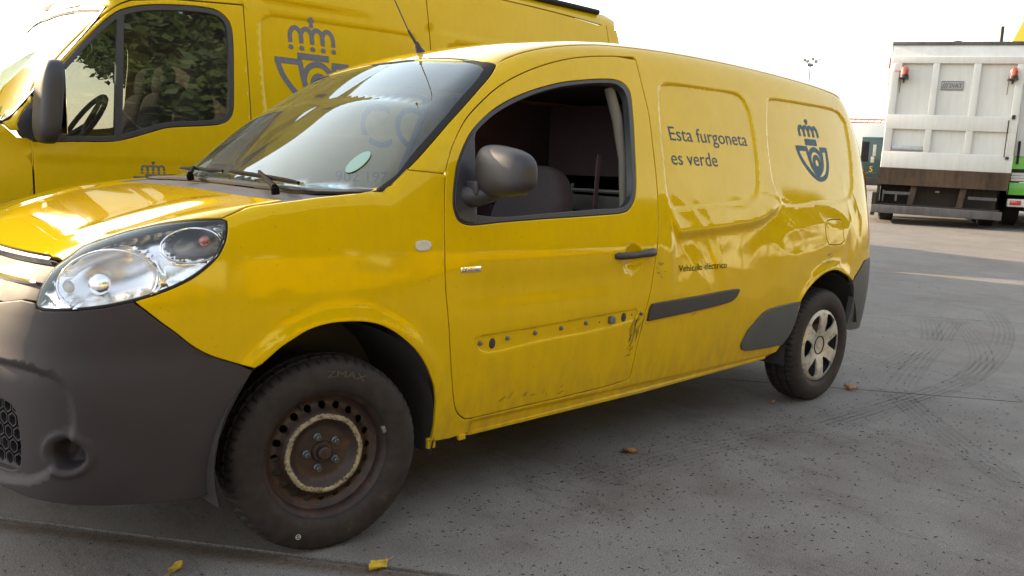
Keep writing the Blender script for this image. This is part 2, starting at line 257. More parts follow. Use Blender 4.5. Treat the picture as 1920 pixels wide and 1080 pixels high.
M['white_plastic'] = plain('clear_grey_plastic', (.48,.47,.44), .22, coat=.6, var=.1, vscale=60)
M['seat'] = plain('grey_seat_cloth', (.045,.030,.036), .95, var=.2, vscale=40)
M['interior'] = plain('dark_interior_plastic', (.105,.055,.070), .75, var=.15, vscale=10)
M['belt'] = plain('seat_belt_webbing', (.15,.13,.11), .8)
M['metal_bar'] = plain('grey_bar', (.22,.21,.20), .45, metal=.6)
def glass(name, tint=(.95,.98,.97), rough=.0, dust=.06, f0=.07):
    """thin automotive glass: Fresnel mirror over a tinted see-through pane with a film of dust"""
    m, t, b = nodes(name); t.nodes.remove(b); out = t.nodes['Material Output']
    tr = N(t,'ShaderNodeBsdfTransparent'); tr.inputs[0].default_value = (*tint,1)
    gl = N(t,'ShaderNodeBsdfGlossy'); gl.inputs['Roughness'].default_value = rough; gl.inputs['Color'].default_value = (.78,.92,1,1)
    ge = N(t,'ShaderNodeNewGeometry'); dt = N(t,'ShaderNodeVectorMath',operation='DOT_PRODUCT')
    t.links.new(ge.outputs['Normal'], dt.inputs[0]); t.links.new(ge.outputs['Incoming'], dt.inputs[1])
    c1 = math_(t,'SUBTRACT',1.0,math_(t,'ABSOLUTE',dt.outputs['Value'])); sch = math_(t,'MULTIPLY_ADD',math_(t,'POWER',c1,5.0),1-f0,f0)
    m1 = N(t,'ShaderNodeMixShader'); t.links.new(sch, m1.inputs[0]); t.links.new(tr.outputs[0], m1.inputs[1]); t.links.new(gl.outputs[0], m1.inputs[2])
    df = N(t,'ShaderNodeBsdfDiffuse'); df.inputs[0].default_value = (.55,.53,.48,1)
    f = ramp(t, noise(t, 7, 7, .7), [(.3,dust*.5),(.75,dust*1.8)])
    m2 = N(t,'ShaderNodeMixShader'); t.links.new(f, m2.inputs[0]); t.links.new(m1.outputs[0], m2.inputs[1]); t.links.new(df.outputs[0], m2.inputs[2])
    t.links.new(m2.outputs[0], out.inputs[0]); return m
M['glass'] = glass('windscreen_glass', (.60,.74,.76), dust=.035, f0=.085)
M['sideglass'] = glass('side_window_glass', (.34,.36,.34), dust=.02, f0=.09)
M['cabglass'] = glass('dark_cab_glass', (.62,.52,.54), dust=.012, f0=.04)
M['lens'] = glass('headlamp_lens', (.97,.98,1), dust=.02, f0=.05)

# ------------------------------------------------------------------ objects, parents, labels
COL = sc.collection
def link(name, me, mats, root=None):
    o = bpy.data.objects.new(name, me); COL.objects.link(o)
    for m in (mats if isinstance(mats,(list,tuple)) else [mats]): me.materials.append(m)
    if root is not None: adopt(o, root)
    return o
def adopt(o, root):
    o.parent = root
    w = Matrix.Translation(Vector(root['_w'])) if '_w' in root.keys() else Matrix.Identity(4)
    o.matrix_parent_inverse = w.inverted(); o['_w'] = (0.,0.,0.)
def thing(name, label, cat, loc=(0,0,0), group=None):
    o = bpy.data.objects.new(name, None); COL.objects.link(o); o.location = loc; o.empty_display_size = .2
    o['label'] = label; o['category'] = cat; o['_w'] = tuple(float(v) for v in loc)
    if group: o['group'] = group
    return o
def tag(o, label=None, cat=None, group=None, kind=None):
    for k, v in (('label',label),('category',cat),('group',group),('kind',kind)):
        if v: o[k] = v
    return o
def copy_tree(o, parent=None):
    c = o.copy(); COL.objects.link(c)
    if parent is not None:
        c.parent = parent; c.matrix_parent_inverse = o.matrix_parent_inverse.copy()
    for ch in list(o.children): copy_tree(ch, c)
    return c
# ------------------------------------------------------------------ mesh helpers
class MB:
    def __init__(s): s.v=[]; s.f=[]; s.T=Matrix.Identity(4)
    def add(s, vs, fs):
        k=len(s.v); s.v += [tuple(s.T@Vector(v)) for v in vs]; s.f += [tuple(i+k for i in f) for f in fs]; return s
    def box(s, x0,x1,y0,y1,z0,z1, b=0):
        if b<=0:
            return s.add([(x0,y0,z0),(x1,y0,z0),(x1,y1,z0),(x0,y1,z0),(x0,y0,z1),(x1,y0,z1),(x1,y1,z1),(x0,y1,z1)],
              [(0,3,2,1),(4,5,6,7),(0,1,5,4),(1,2,6,5),(2,3,7,6),(3,0,4,7)])
        bm=bmesh.new(); bmesh.ops.create_cube(bm,size=1)
        for v in bm.verts: v.co=Vector(((x0+x1)/2+v.co.x*(x1-x0),(y0+y1)/2+v.co.y*(y1-y0),(z0+z1)/2+v.co.z*(z1-z0)))
        bmesh.ops.bevel(bm,geom=bm.edges[:],offset=b,segments=3,affect='EDGES',profile=.5)
        bm.verts.index_update(); s.add([v.co for v in bm.verts],[[v.index for v in f.verts] for f in bm.faces]); bm.free(); return s
    def tube(s, pts, r, n=10, cap=True):
        pts=[Vector(p) for p in pts]; rs=r if hasattr(r,'__len__') else [r]*len(pts); vs=[]; fs=[]
        prev=None
        for i,p in enumerate(pts):
            d=(pts[min(i+1,len(pts)-1)]-pts[max(i-1,0)]).normalized()
            if prev is None: u=d.orthogonal().normalized()
            else: u=(prev-d*prev.dot(d)).normalized()
            prev=u; w=d.cross(u)
            for k in range(n):
                a=2*math.pi*k/n; vs.append(p+(u*math.cos(a)+w*math.sin(a))*rs[i])
        for i in range(len(pts)-1):
            for k in range(n):
                a=i*n+k; b=i*n+(k+1)%n; fs.append((a,b,b+n,a+n))
        if cap: fs.append(tuple(range(n))[::-1]); fs.append(tuple(range((len(pts)-1)*n,len(pts)*n)))
        return s.add(vs,fs)
    def lathe(s, prof, n=48, axis='y', closed=False, mod=None):
        """profile points (r, h) turned about an axis; h runs along the axis"""
        vs=[]; fs=[]; m=len(prof)
        for i,(r,h) in enumerate(prof):
            for k in range(n):
                a=2*math.pi*k/n; rr=r+(mod(i,k) if mod else 0); c,d=rr*math.cos(a),rr*math.sin(a)
                vs.append({'y':(c,h,d),'z':(c,d,h),'x':(h,c,d)}[axis])
        for i in range(m if closed else m-1):
            j=(i+1)%m
            for k in range(n):
                l=(k+1)%n; fs.append((i*n+k,i*n+l,j*n+l,j*n+k))
        return s.add(vs,fs)
    def prism(s, poly, h0, h1, axis='y'):
        n=len(poly); f={'y':lambda a,b,h:(a,h,b),'z':lambda a,b,h:(a,b,h),'x':lambda a,b,h:(h,a,b)}[axis]
        vs=[f(a,b,h0) for a,b in poly]+[f(a,b,h1) for a,b in poly]
        return s.add(vs,[tuple(range(n)),tuple(range(2*n-1,n-1,-1))]+[(i,(i+1)%n,(i+1)%n+n,i+n) for i in range(n)])
    def build(s, name, mat, root=None, smooth=True, ang=35):
        me=bpy.data.meshes.new(name); me.from_pydata(s.v,[],s.f)
        bm=bmesh.new(); bm.from_mesh(me); bmesh.ops.recalc_face_normals(bm,faces=bm.faces); bm.to_mesh(me); bm.free()
        if smooth:
            me.polygons.foreach_set('use_smooth',[True]*len(me.polygons)); me.set_sharp_from_angle(angle=R_(ang))
        me.update(); return link(name, me, mat, root)
def resample(P, step, closed=True):
    P=np.asarray(P,float); Q=np.vstack([P,P[:1]]) if closed else P; out=[]
    for a,b in zip(Q[:-1],Q[1:]):
        n=max(1,int(math.ceil(np.linalg.norm(b-a)/step)))
        for i in range(n): out.append(a+(b-a)*i/n)
    if not closed: out.append(Q[-1])
    return np.array(out)
def smooth_loop(P, corner=40, step=.01, closed=True):
    """Catmull-Rom through the points except where the outline turns sharply"""
    P=np.asarray(P,float); n=len(P); out=[]
    def dirn(a,b):
        d=b-a; return d/(np.linalg.norm(d)+1e-12)
    sharp=[]
    for i in range(n):
        if not closed and (i==0 or i==n-1): sharp.append(True); continue
        a,b,c=P[(i-1)%n],P[i],P[(i+1)%n]
        sharp.append(float(np.dot(dirn(a,b),dirn(b,c)))<math.cos(math.radians(corner)))
    for i in range(n if closed else n-1):
        p1,p2=P[i],P[(i+1)%n]
        p0=P[(i-1)%n] if not sharp[i] else 2*p1-p2
        p3=P[(i+2)%n] if not sharp[(i+1)%n] else 2*p2-p1
        L=np.linalg.norm(p2-p1); k=max(1,int(math.ceil(L/step)))
        # centripetal tangents, scaled to the segment
        t1=(p2-p0); t1=t1/(np.linalg.norm(t1)+1e-12)*L; t2=(p3-p1); t2=t2/(np.linalg.norm(t2)+1e-12)*L
        for j in range(k):
            t=j/k; h=(2*t**3-3*t**2+1,t**3-2*t**2+t,-2*t**3+3*t**2,t**3-t**2)
            out.append(h[0]*p1+h[1]*t1+h[2]*p2+h[3]*t2)
    if not closed: out.append(P[-1])
    return np.array(out)
def area2(P): x,y=P[:,0],P[:,1]; return np.sum(x*np.roll(y,-1)-np.roll(x,-1)*y)
def inset(P, d):
    """move a closed outline inwards by d (outwards if negative)"""
    s=1 if area2(P)>0 else -1
    a=np.roll(P,1,0); b=np.roll(P,-1,0)
    e1=P-a; e2=b-P; e1/=np.linalg.norm(e1,axis=1)[:,None]+1e-12; e2/=np.linalg.norm(e2,axis=1)[:,None]+1e-12
    n1=np.stack([-e1[:,1],e1[:,0]],1)*s; n2=np.stack([-e2[:,1],e2[:,0]],1)*s
    n=n1+n2; L=np.linalg.norm(n,axis=1); n/=np.maximum(L,.5)[:,None]; k=np.clip(2/np.maximum(L,.8),1,1.8)
    return P+n*(d*k*.999)[:,None]
def inside(P, Q):
    x,y=Q[:,0],Q[:,1]; r=np.zeros(len(Q),bool); n=len(P)
    for i in range(n):
        x1,y1=P[i]; x2,y2=P[(i+1)%n]
        if y1==y2: continue
        c=((y1>y)!=(y2>y)) & (x<(x2-x1)*(y-y1)/(y2-y1)+x1); r^=c
    return r
def dist_poly(P, Q, closed=True):
    P=np.asarray(P,float); B=np.roll(P,-1,0) if closed else P[1:]; A=P if closed else P[:-1]; d=np.full(len(Q),1e9)
    for a,b in zip(A,B):
        ab=b-a; L=ab@ab
        if L<1e-14: continue
        t=np.clip(((Q-a)@ab)/L,0,1); e=Q-a-t[:,None]*ab; d=np.minimum(d,np.hypot(e[:,0],e[:,1]))
    return d
def sdp(P, u, v):
    Q=np.stack([np.ravel(u),np.ravel(v)],1); d=dist_poly(P,Q); s=inside(np.asarray(P,float),Q); return np.where(s,-d,d).reshape(np.shape(u))
def cdt(loops, step, feats=(), inner=True):
    """constrained triangulation of an outline with holes; returns 2D points, triangles and the loops' indices"""
    pts=[]; edges=[]; lid=[]
    for L in loops:
        k=len(pts); n=len(L); pts+=[tuple(p) for p in L]; edges+=[(k+i,k+(i+1)%n) for i in range(n)]; lid.append(range(k,k+n))
    nb=len(pts)
    for Fp in feats:
        Fp=np.asarray(Fp,float); ok=inside(loops[0],Fp)&(dist_poly(loops[0],Fp)>.0012)
        for h in loops[1:]: ok&=~inside(h,Fp)&(dist_poly(h,Fp)>.0012)
        pts+=[tuple(p) for p in Fp[ok]]
    if inner:
        lo=loops[0].min(0); hi=loops[0].max(0)
        gx=np.arange(lo[0],hi[0],step); gy=np.arange(lo[1],hi[1],step); X,Y=np.meshgrid(gx,gy); X=X+(np.arange(len(gy))%2)[:,None]*step/2
        Q=np.stack([X.ravel(),Y.ravel()],1); ok=inside(loops[0],Q)
        for h in loops[1:]: ok&=~inside(h,Q)
        Q=Q[ok]; d=dist_poly(loops[0],Q)
        for h in loops[1:]: d=np.minimum(d,dist_poly(h,Q))
        ok=d>step*.45
        for Fp in feats: ok&=dist_poly(Fp,Q,closed=False)>step*.4
        pts+=[tuple(p) for p in Q[ok]]
    r=delaunay_2d_cdt([Vector(p) for p in pts],edges,[],0,1e-7)
    V=np.array([tuple(v) for v in r[0]]); T=np.array([f for f in r[2] if len(f)==3])
    c=V[T].mean(1); ok=inside(loops[0],c)
    for h in loops[1:]: ok&=~inside(h,c)
    T=T[ok]; mp={}
    for i,o in enumerate(r[3]):
        for k in o: mp[k]=i
    a=V[T[:,1]]-V[T[:,0]]; b=V[T[:,2]]-V[T[:,0]]; fl=(a[:,0]*b[:,1]-a[:,1]*b[:,0])<0; T[fl]=T[fl][:,::-1]
    return V,T,[[mp[i] for i in l] for l in lid]
class Body:
    """projects 2D outlines onto an implicit surface"""
    def __init__(s, F, yc=0, disp=None): s.F=F; s.yc=yc; s.disp=disp
    def ray(s, par, u, v):
        z=np.zeros_like(u)
        if par=='side': o=np.stack([u,z+s.yc-1.4,v],1); d=np.stack([z,z+1,z],1); L=1.25
        elif par=='top': o=np.stack([u,v,z+3.2],1); d=np.stack([z,z,z-1],1); L=2.55
        elif par=='front': o=np.stack([z-2.2,u,v],1); d=np.stack([z+1,z,z],1); L=2.4
        elif par=='rear': o=np.stack([z+5.2,u,v],1); d=np.stack([z-1,z,z],1); L=2.2
        elif par=='cyl':
            o=np.stack([.1-1.5*np.cos(u),s.yc+1.5*np.sin(u),v],1); d=np.stack([np.cos(u),-np.sin(u),z],1); L=1.2
        elif par=='cylr':
            o=np.stack([2.95+1.5*np.cos(u),s.yc+1.5*np.sin(u),v],1); d=np.stack([-np.cos(u),-np.sin(u),z],1); L=1.2
        return o,d,L
    def f(s, P, extra=None):
        v=s.F(P[:,0],P[:,1],P[:,2])
        if s.disp is not None: v=v+s.disp(P)
        if extra is not None: v=v+extra(P)
        return v
    def map(s, par, uv, extra=None, off=0):
        o,d,L=s.ray(par,uv[:,0].copy(),uv[:,1].copy()); a=np.zeros(len(uv)); b=np.full(len(uv),float(L))
        t=np.linspace(0,L,26); hit=np.zeros(len(uv),bool)
        for i in range(1,len(t)):
            ins=(s.f(o+d*t[i],extra)<0)&~hit; a[ins]=t[i-1]; b[ins]=t[i]; hit|=ins
        for _ in range(22):
            m=(a+b)/2; q=s.f(o+d*m[:,None],extra)<0; b=np.where(q,m,b); a=np.where(q,a,m)
        P=o+d*((a+b)/2)[:,None]; n=s.normal(P,extra)
        return P+n*off, n
    def normal(s, P, extra=None, h=.0012):
        g=np.zeros_like(P)
        for k in range(3):
            e=np.zeros(3); e[k]=h; g[:,k]=s.f(P+e,extra)-s.f(P-e,extra)
        return g/(np.linalg.norm(g,axis=1)[:,None]+1e-12)
def mesh_from(name, V, F, Nn):
    me=bpy.data.meshes.new(name); me.from_pydata([tuple(p) for p in V],[],[tuple(int(i) for i in f) for f in F])
    me.polygons.foreach_set('use_smooth',[True]*len(me.polygons)); me.update()
    me.normals_split_custom_set_from_vertices([tuple(n) for n in Nn]); return me
def surf_data(B, par, loops, step=.02, thick=.014, gap=.0022, feats=(), off=0, extra=None, roll=True, usc=1.0):
    """triangulated panel on the body: face, rolled edge and returned lip"""
    S=np.array([usc,1.0])
    Ls=[]
    for i,L in enumerate(loops):
        L=np.asarray(L,float)*S
        if gap: L=inset(L, gap if i==0 else -gap)
        L=resample(L,step*1.3)
        Ls.append(L)
    fe=[np.asarray(q,float)*S for q in feats]
    if roll: fe+= [(lambda q: np.vstack([q,q[:1]]))(inset(L, .0035 if i==0 else -.0035)) for i,L in enumerate(Ls)]
    V2,T,ids=cdt(Ls,step,fe)
    P,n=B.map(par,V2/S,extra,off)
    # triangle orientation must agree with the surface normal
    a=P[T[:,1]]-P[T[:,0]]; b=P[T[:,2]]-P[T[:,0]]; fn=np.cross(a,b); s=np.einsum('ij,ij->i',fn,n[T].mean(1))
    T[s<0]=T[s<0][:,::-1]
    V=[P]; Nn=[n.copy()]; F=[tuple(t) for t in T]; k=len(P)
    for li,idx in enumerate(ids):
        q=P[idx]; nn=n[idx]; tg=np.roll(q,-1,0)-np.roll(q,1,0); tg/=np.linalg.norm(tg,axis=1)[:,None]+1e-12
        o=np.cross(tg,nn)
        c=V2[idx]; sgn=(1 if area2(c)>0 else -1)*(1 if li==0 else -1)
        # outward from the panel: test with the 2D orientation carried by the mapped triangle side
        e2=c[1]-c[0]; o2=np.array([e2[1],-e2[0]])*sgn/np.linalg.norm(e2)*.002
        pt,_=B.map(par,((c[:1]+c[1:2])/2+o2)/S,extra,off); ref=pt[0]-(q[0]+q[1])/2
        if np.dot(o[0],ref)<0: o=-o
        if roll:
            P[idx]=q-nn*.0010; V[0]=P; m=nn+o*.9; Nn[0][idx]=m/np.linalg.norm(m,axis=1)[:,None]
        if thick:
            m=len(idx); A=P[idx]; Bq=A-nn*thick; V+=[A,Bq]; Nn+=[o,o]
            for i in range(m):
                j=(i+1)%m; f=(k+i,k+j,k+m+j,k+m+i)
                e=np.cross(A[j]-A[i],Bq[i]-A[i])
                F.append(f if np.dot(e,o[i])>0 else f[::-1])
            k+=2*m
    return np.vstack(V),F,np.vstack(Nn)
def panel(name, B, par, loops, mat, root, **kw):
    both=kw.pop('both',False); V,F,Nn=surf_data(B,par,loops,**kw)
    if both:
        k=len(V); V2=V.copy(); V2[:,1]=2*B.yc-V2[:,1]; N2=Nn.copy(); N2[:,1]*=-1
        F=F+[tuple(int(i)+k for i in f)[::-1] for f in F]; V=np.vstack([V,V2]); Nn=np.vstack([Nn,N2])
    return link(name, mesh_from(name,V,F,Nn), mat, root)
def mirrored(o, yc, root, name=None):
    """the same panel on the other flank of the vehicle"""
    me=o.data; n=len(me.vertices); V=np.empty(n*3); me.vertices.foreach_get('co',V); V=V.reshape(-1,3); V[:,1]=2*yc-V[:,1]
    F=[tuple(p.vertices)[::-1] for p in me.polygons]
    Nn=np.zeros((n,3)); cn=np.empty(len(me.corner_normals)*3); me.corner_normals.foreach_get('vector',cn); cn=cn.reshape(-1,3)
    vi=np.empty(len(me.loops),int); me.loops.foreach_get('vertex_index',vi); Nn[vi]=cn; Nn[:,1]*=-1
    return link(name or o.name.split('.')[0], mesh_from(o.name,V,F,Nn), list(me.materials), root)
def xz(L): return np.array([(p[0],p[2]) for p in L])
def xy(L): return np.array([(p[0],p[1]) for p in L])
def thz(L, x0=.1, yc=0): return np.array([(math.atan2(p[1]-yc, x0-p[0]), p[2]) for p in L])
def cat(*a): return np.vstack([np.asarray(q,float) for q in a])
def dec(name, B, par, polys, mat, root, off=.0012, cell=.03, extra=None):
    """flat print laid on the surface: list of (points, faces) in surface coordinates"""
    bm=bmesh.new(); lay=[]
    for k,(vs,fs) in enumerate(polys):
        bv=[bm.verts.new((p[0],p[1],k*1e-4)) for p in vs]
        for f in fs:
            try: bm.faces.new([bv[i] for i in f])
            except ValueError: pass
    bmesh.ops.triangulate(bm,faces=bm.faces[:])
    if cell:
        xs=[v.co.x for v in bm.verts]; ys=[v.co.y for v in bm.verts]
        for ax,lo,hi in ((0,min(xs),max(xs)),(1,min(ys),max(ys))):
            t=lo+cell
            while t<hi:
                co=[0,0,0]; no=[0,0,0]; co[ax]=t; no[ax]=1
                bmesh.ops.bisect_plane(bm,geom=bm.verts[:]+bm.edges[:]+bm.faces[:],plane_co=co,plane_no=no); t+=cell
    bm.verts.index_update(); uv=np.array([(v.co.x,v.co.y) for v in bm.verts]); dz=np.array([v.co.z for v in bm.verts])
    F=[[v.index for v in f.verts] for f in bm.faces]; bm.free()
    P,n=B.map(par,uv,extra,0); P=P+n*(off+dz)[:,None]; G=[]
    for f in F:
        e=np.cross(P[f[1]]-P[f[0]],P[f[2]]-P[f[0]]); G.append(f if np.dot(e,n[f[0]])>0 else f[::-1])
    return link(name, mesh_from(name,P,G,n), mat, root)
def text_polys(s, u0, v0, sx, sz, shear=0):
    """glyph outlines scaled so that one unit of type size is sx wide and sz high"""
    cu=bpy.data.curves.new('type','FONT'); cu.body=s; cu.size=1; cu.resolution_u=3; cu.shear=shear
    o=bpy.data.objects.new('type',cu); COL.objects.link(o); bpy.context.view_layer.update()
    me=o.to_mesh(); vs=[(u0+v.co.x*sx,v0+v.co.y*sz) for v in me.vertices]; fs=[list(p.vertices) for p in me.polygons]
    w=max(v.co.x for v in me.vertices); o.to_mesh_clear(); bpy.data.objects.remove(o); bpy.data.curves.remove(cu)
    return (vs,fs), w
def text_fit(s, u0, v0, width, cap):
    _,w=text_polys(s,0,0,1,1); return text_polys(s,u0,v0,width/w,cap/.70)[0]
def words(nm, B, s, u0, v0, width, cap, mat, root, **kw):
    """one flat part per word of a line of lettering"""
    full=text_polys(s,0,0,1,1)[1]; k=width/full
    at=0
    for wd in s.split(' '):
        pre=s[:s.index(wd,at)]; at=len(pre)
        x0=(full-text_polys(s[len(pre):],0,0,1,1)[1]) if pre else 0
        dec(nm,B,'side',[text_polys(wd,u0+x0*k,v0,k,cap/.70)[0]],mat,root,**kw)
def stroke(pts, w, closed=False, smooth=True):
    P=np.asarray(pts,float)
    if smooth and len(P)>2: P=smooth_loop(P,60,.01,closed)
    n=len(P); T=np.array([(P[(i+1)%n if closed else min(i+1,n-1)]-P[(i-1)%n if closed else max(i-1,0)]) for i in range(n)])
    T/=np.linalg.norm(T,axis=1)[:,None]+1e-12; Nn=np.stack([-T[:,1],T[:,0]],1)*w/2
    vs=[tuple(p) for p in P+Nn]+[tuple(p) for p in P-Nn]
    return vs,[(i,(i+1)%n,(i+1)%n+n,i+n) for i in range(n if closed else n-1)]
def disc(cu,cv,ru,rv,n=18): return [(cu+ru*math.cos(2*math.pi*i/n),cv+rv*math.sin(2*math.pi*i/n)) for i in range(n)],[tuple(range(n))]
def emblem(u0, v0, W, H, w, dots=False, horn=True):
    """crowned post horn: u0,v0 is the lower left of the horn, W by H its size, w the line width"""
    q=lambda P:[(u0+a*W,v0+b*H) for a,b in P]; out=[]
    if horn:
        out.append(stroke(q([(0,1.0),(.07,.68),(.22,.36),(.42,.10),(.60,.02),(.80,.14),(.93,.5),(.98,1.0)]),w))
        out.append(stroke(q([(-.03,1.0),(.34,1.0)]),w*1.05)); out.append(stroke(q([(.76,1.0),(1.01,1.0)]),w*1.05))
        out.append(stroke(q([(.31,1.0),(.35,.62),(.44,.30),(.56,.16)]),w)); out.append(stroke(q([(.79,1.0),(.76,.62),(.67,.32),(.55,.16)]),w))
        rg=[(.555+.20*math.cos(a),.62+.37*math.sin(a)) for a in np.linspace(0,2*math.pi,22)[:-1]]
        out.append(stroke(q(rg),w,True)); rg=[(.565+.095*math.cos(a),.55+.19*math.sin(a)) for a in np.linspace(0,2*math.pi,18)[:-1]]
        out.append(stroke(q(rg),w,True))
    cx=.5
    for k in range(4):
        a=cx-.30+k*.15; b=a+.15
        out.append(stroke(q([(a,1.40),(a,1.58),(a+.035,1.69),(a+.075,1.72),(b-.035,1.69),(b,1.58),(b,1.40)]),w*.8))
    if dots:
        for k in range(5): out.append(disc(u0+(cx-.30+k*.15)*W,v0+1.30*H,.035*W,.055*H))
        out.append(stroke(q([(cx-.22,1.13),(cx+.22,1.13)]),w*1.1)); out.append(disc(u0+cx*W,v0+1.79*H,.03*W,.04*H))
    else: out.append(stroke(q([(cx-.19,1.22),(cx+.19,1.22)]),w*1.3))
    out.append(stroke(q([(cx,1.80),(cx,1.98)]),w*.6)); out.append(stroke(q([(cx-.045,1.91),(cx+.045,1.91)]),w*.6))
    return out
# ------------------------------------------------------------------ ground
def terrain(x, y):
    r=(np.asarray(x)-CAM[0])*.674+(np.asarray(y)-CAM[1])*.738
    return np.interp(r,[-900,6.5,9,13,18,30,60,150,900],[0,0,.06,.2,.34,.5,.71,.9,1.0])
JD=np.array([.60,-.80]); JN=np.array([.80,.60])        # joints run along JD
JOINTS=[-.585,2.285]                                     # distance of the two joints along JN
def concrete_mat():
    m,t,b=nodes('worn_concrete')
    big=noise(t,.55,5,.6); med=noise(t,3.0,6,.65); fine=noise(t,55,6,.75); spk=noise(t,34,2,.5,sc3=(1,1,1)); spk2=noise(t,120,2,.5)
    base=ramp(t,big,[(.3,(.155,.142,.132)),(.7,(.216,.198,.184))])
    base=mix(t,.5,base,ramp(t,med,[(.3,(.135,.123,.114)),(.7,(.232,.213,.194))]))
    base=mix(t,.35,base,ramp(t,fine,[(.3,(.10,.096,.096)),(.7,(.235,.226,.222))]))
    tc=N(t,'ShaderNodeTexCoord'); sp=N(t,'ShaderNodeSeparateXYZ'); t.links.new(tc.outputs['Object'],sp.inputs[0])
    # oil and soil: grime patches around where vans are parked, with fine dark litter
    mpd=N(t,'ShaderNodeVectorMath',operation='DISTANCE'); t.links.new(tc.outputs['Object'],mpd.inputs[0]); mpd.inputs[1].default_value=(.9,-1.3,0)
    near=N(t,'ShaderNodeMapRange'); t.links.new(mpd.outputs['Value'],near.inputs[0]); near.inputs[1].default_value=3.2; near.inputs[2].default_value=.4
    lit=math_(t,'MULTIPLY',ramp(t,spk,[(.65,0),(.69,1)]),math_(t,'ADD',.18,math_(t,'MULTIPLY',near.outputs[0],.75)))
    lit=math_(t,'MULTIPLY',lit,ramp(t,noise(t,1.6,5,.65),[(.46,.0),(.60,1)]))
    base=mix(t,math_(t,'MULTIPLY',lit,.45),base,(.028,.022,.018))
    lit2=math_(t,'MULTIPLY',ramp(t,spk2,[(.67,0),(.73,1)]),math_(t,'ADD',.12,math_(t,'MULTIPLY',near.outputs[0],.6)))
    base=mix(t,math_(t,'MULTIPLY',lit2,.6),base,(.035,.028,.024))
    stain=math_(t,'MULTIPLY',ramp(t,noise(t,1.1,6,.6),[(.46,0),(.66,1)]),math_(t,'ADD',.30,math_(t,'MULTIPLY',near.outputs[0],.45)))
    base=mix(t,stain,base,(.085,.064,.054))
    crk=ramp(t,noise(t,.9,9,.72,sc3=(1,.35,1)),[(.488,0),(.500,1),(.512,0)]); base=mix(t,math_(t,'MULTIPLY',crk,.30),base,(.05,.045,.042))
    # soil in and beside the near joint
    d=math_(t,'ADD',math_(t,'MULTIPLY',sp.outputs[0],float(JN[0])),math_(t,'MULTIPLY',sp.outputs[1],float(JN[1])))
    dd=math_(t,'ABSOLUTE',math_(t,'ADD',d,.625-.0)); wv=math_(t,'ADD',dd,math_(t,'MULTIPLY',med,.05))
    soil=N(t,'ShaderNodeMapRange'); t.links.new(wv,soil.inputs[0]); soil.inputs[1].default_value=.085; soil.inputs[2].default_value=.035
    base=mix(t,math_(t,'MULTIPLY',soil.outputs[0],.8),base,ramp(t,fine,[(.3,(.035,.022,.015)),(.7,(.13,.085,.055))]))
    agg=noise(t,210,3,.6); base=mix(t,.75,base,mix(t,1,base,ramp(t,agg,[(.34,.45),(.50,.95),(.66,1.6)]),'MULTIPLY'))
    t.links.new(base,b.inputs['Base Color']); b.inputs['Roughness'].default_value=.88; b.inputs['Specular IOR Level'].default_value=.3
    bump(t,b,mix(t,.5,mix(t,.6,fine,med),agg),.55,.006); return m
M['concrete']=concrete_mat()
def slab(u0,u1,v0,v1,name,edge=True):
    """strip of the yard between two joints: u along the joint, v across"""
    us=np.concatenate([np.arange(u0,-6,3.),np.arange(-6,14,.5),np.arange(14,u1+.1,4.)]) if u1-u0>40 else np.linspace(u0,u1,40)
    n=max(2,int((v1-v0)/.6)); vs=np.linspace(v0,v1,n)
    U_,V_=np.meshgrid(us,vs); X=U_*JD[0]+V_*JN[0]; Y=U_*JD[1]+V_*JN[1]; Z=terrain(X,Y)
    # chipped, slightly wavering edges
    P=np.stack([X,Y,Z],-1); nv,nu=U_.shape; vv=P.reshape(-1,3).tolist(); fs=[]
    for j in range(nv-1):
        for i in range(nu-1): a=j*nu+i; fs.append((a,a+1,a+nu+1,a+nu))
    for row in ((0,nv-1) if edge else ()):
        k=len(vv)
        for i in range(nu): p=P[row,i]; vv.append([p[0],p[1],p[2]-.10])
        for i in range(nu-1):
            a=row*nu+i; f=(a,a+1,k+i+1,k+i); fs.append(f if row else f[::-1])
    me=bpy.data.meshes.new(name); me.from_pydata(vv,[],fs)
    me.polygons.foreach_set('use_smooth',[True]*len(fs)); me.set_sharp_from_angle(angle=R_(40)); return me
# base sheet reaching the horizon, just under the slabs
gr=[-1200,-400,-150,-60,-45,-30,-20,-15]+list(range(-12,42,2))+[45,50,60,80,100,150,400,1200]
X_,Y_=np.meshgrid(gr,gr); Z_=terrain(X_,Y_)-.16; n_=len(gr)
me=bpy.data.meshes.new('ground'); me.from_pydata(np.stack([X_,Y_,Z_],-1).reshape(-1,3).tolist(),[],[(j*n_+i,j*n_+i+1,j*n_+i+1+n_,j*n_+i+n_) for j in range(n_-1) for i in range(n_-1)])
M['soil']=plain('packed_soil',(.10,.080,.060),.95,var=.3,vscale=4,bmp=.4,bscale=40)
ground=tag(link('ground',me,M['soil']),kind='structure')
bands=[-40,-20,-9,-4.9,JOINTS[0],JOINTS[1],5.2,8.1,11,14,17.5,24,32,48,90]
for a,b_ in zip(bands[:-1],bands[1:]):
    g=.012 if a==JOINTS[0] or b_==JOINTS[0] else .004
    o=link('concrete_slab',slab(-60,60,a+g,b_-g,'concrete_slab'),M['concrete'],ground)
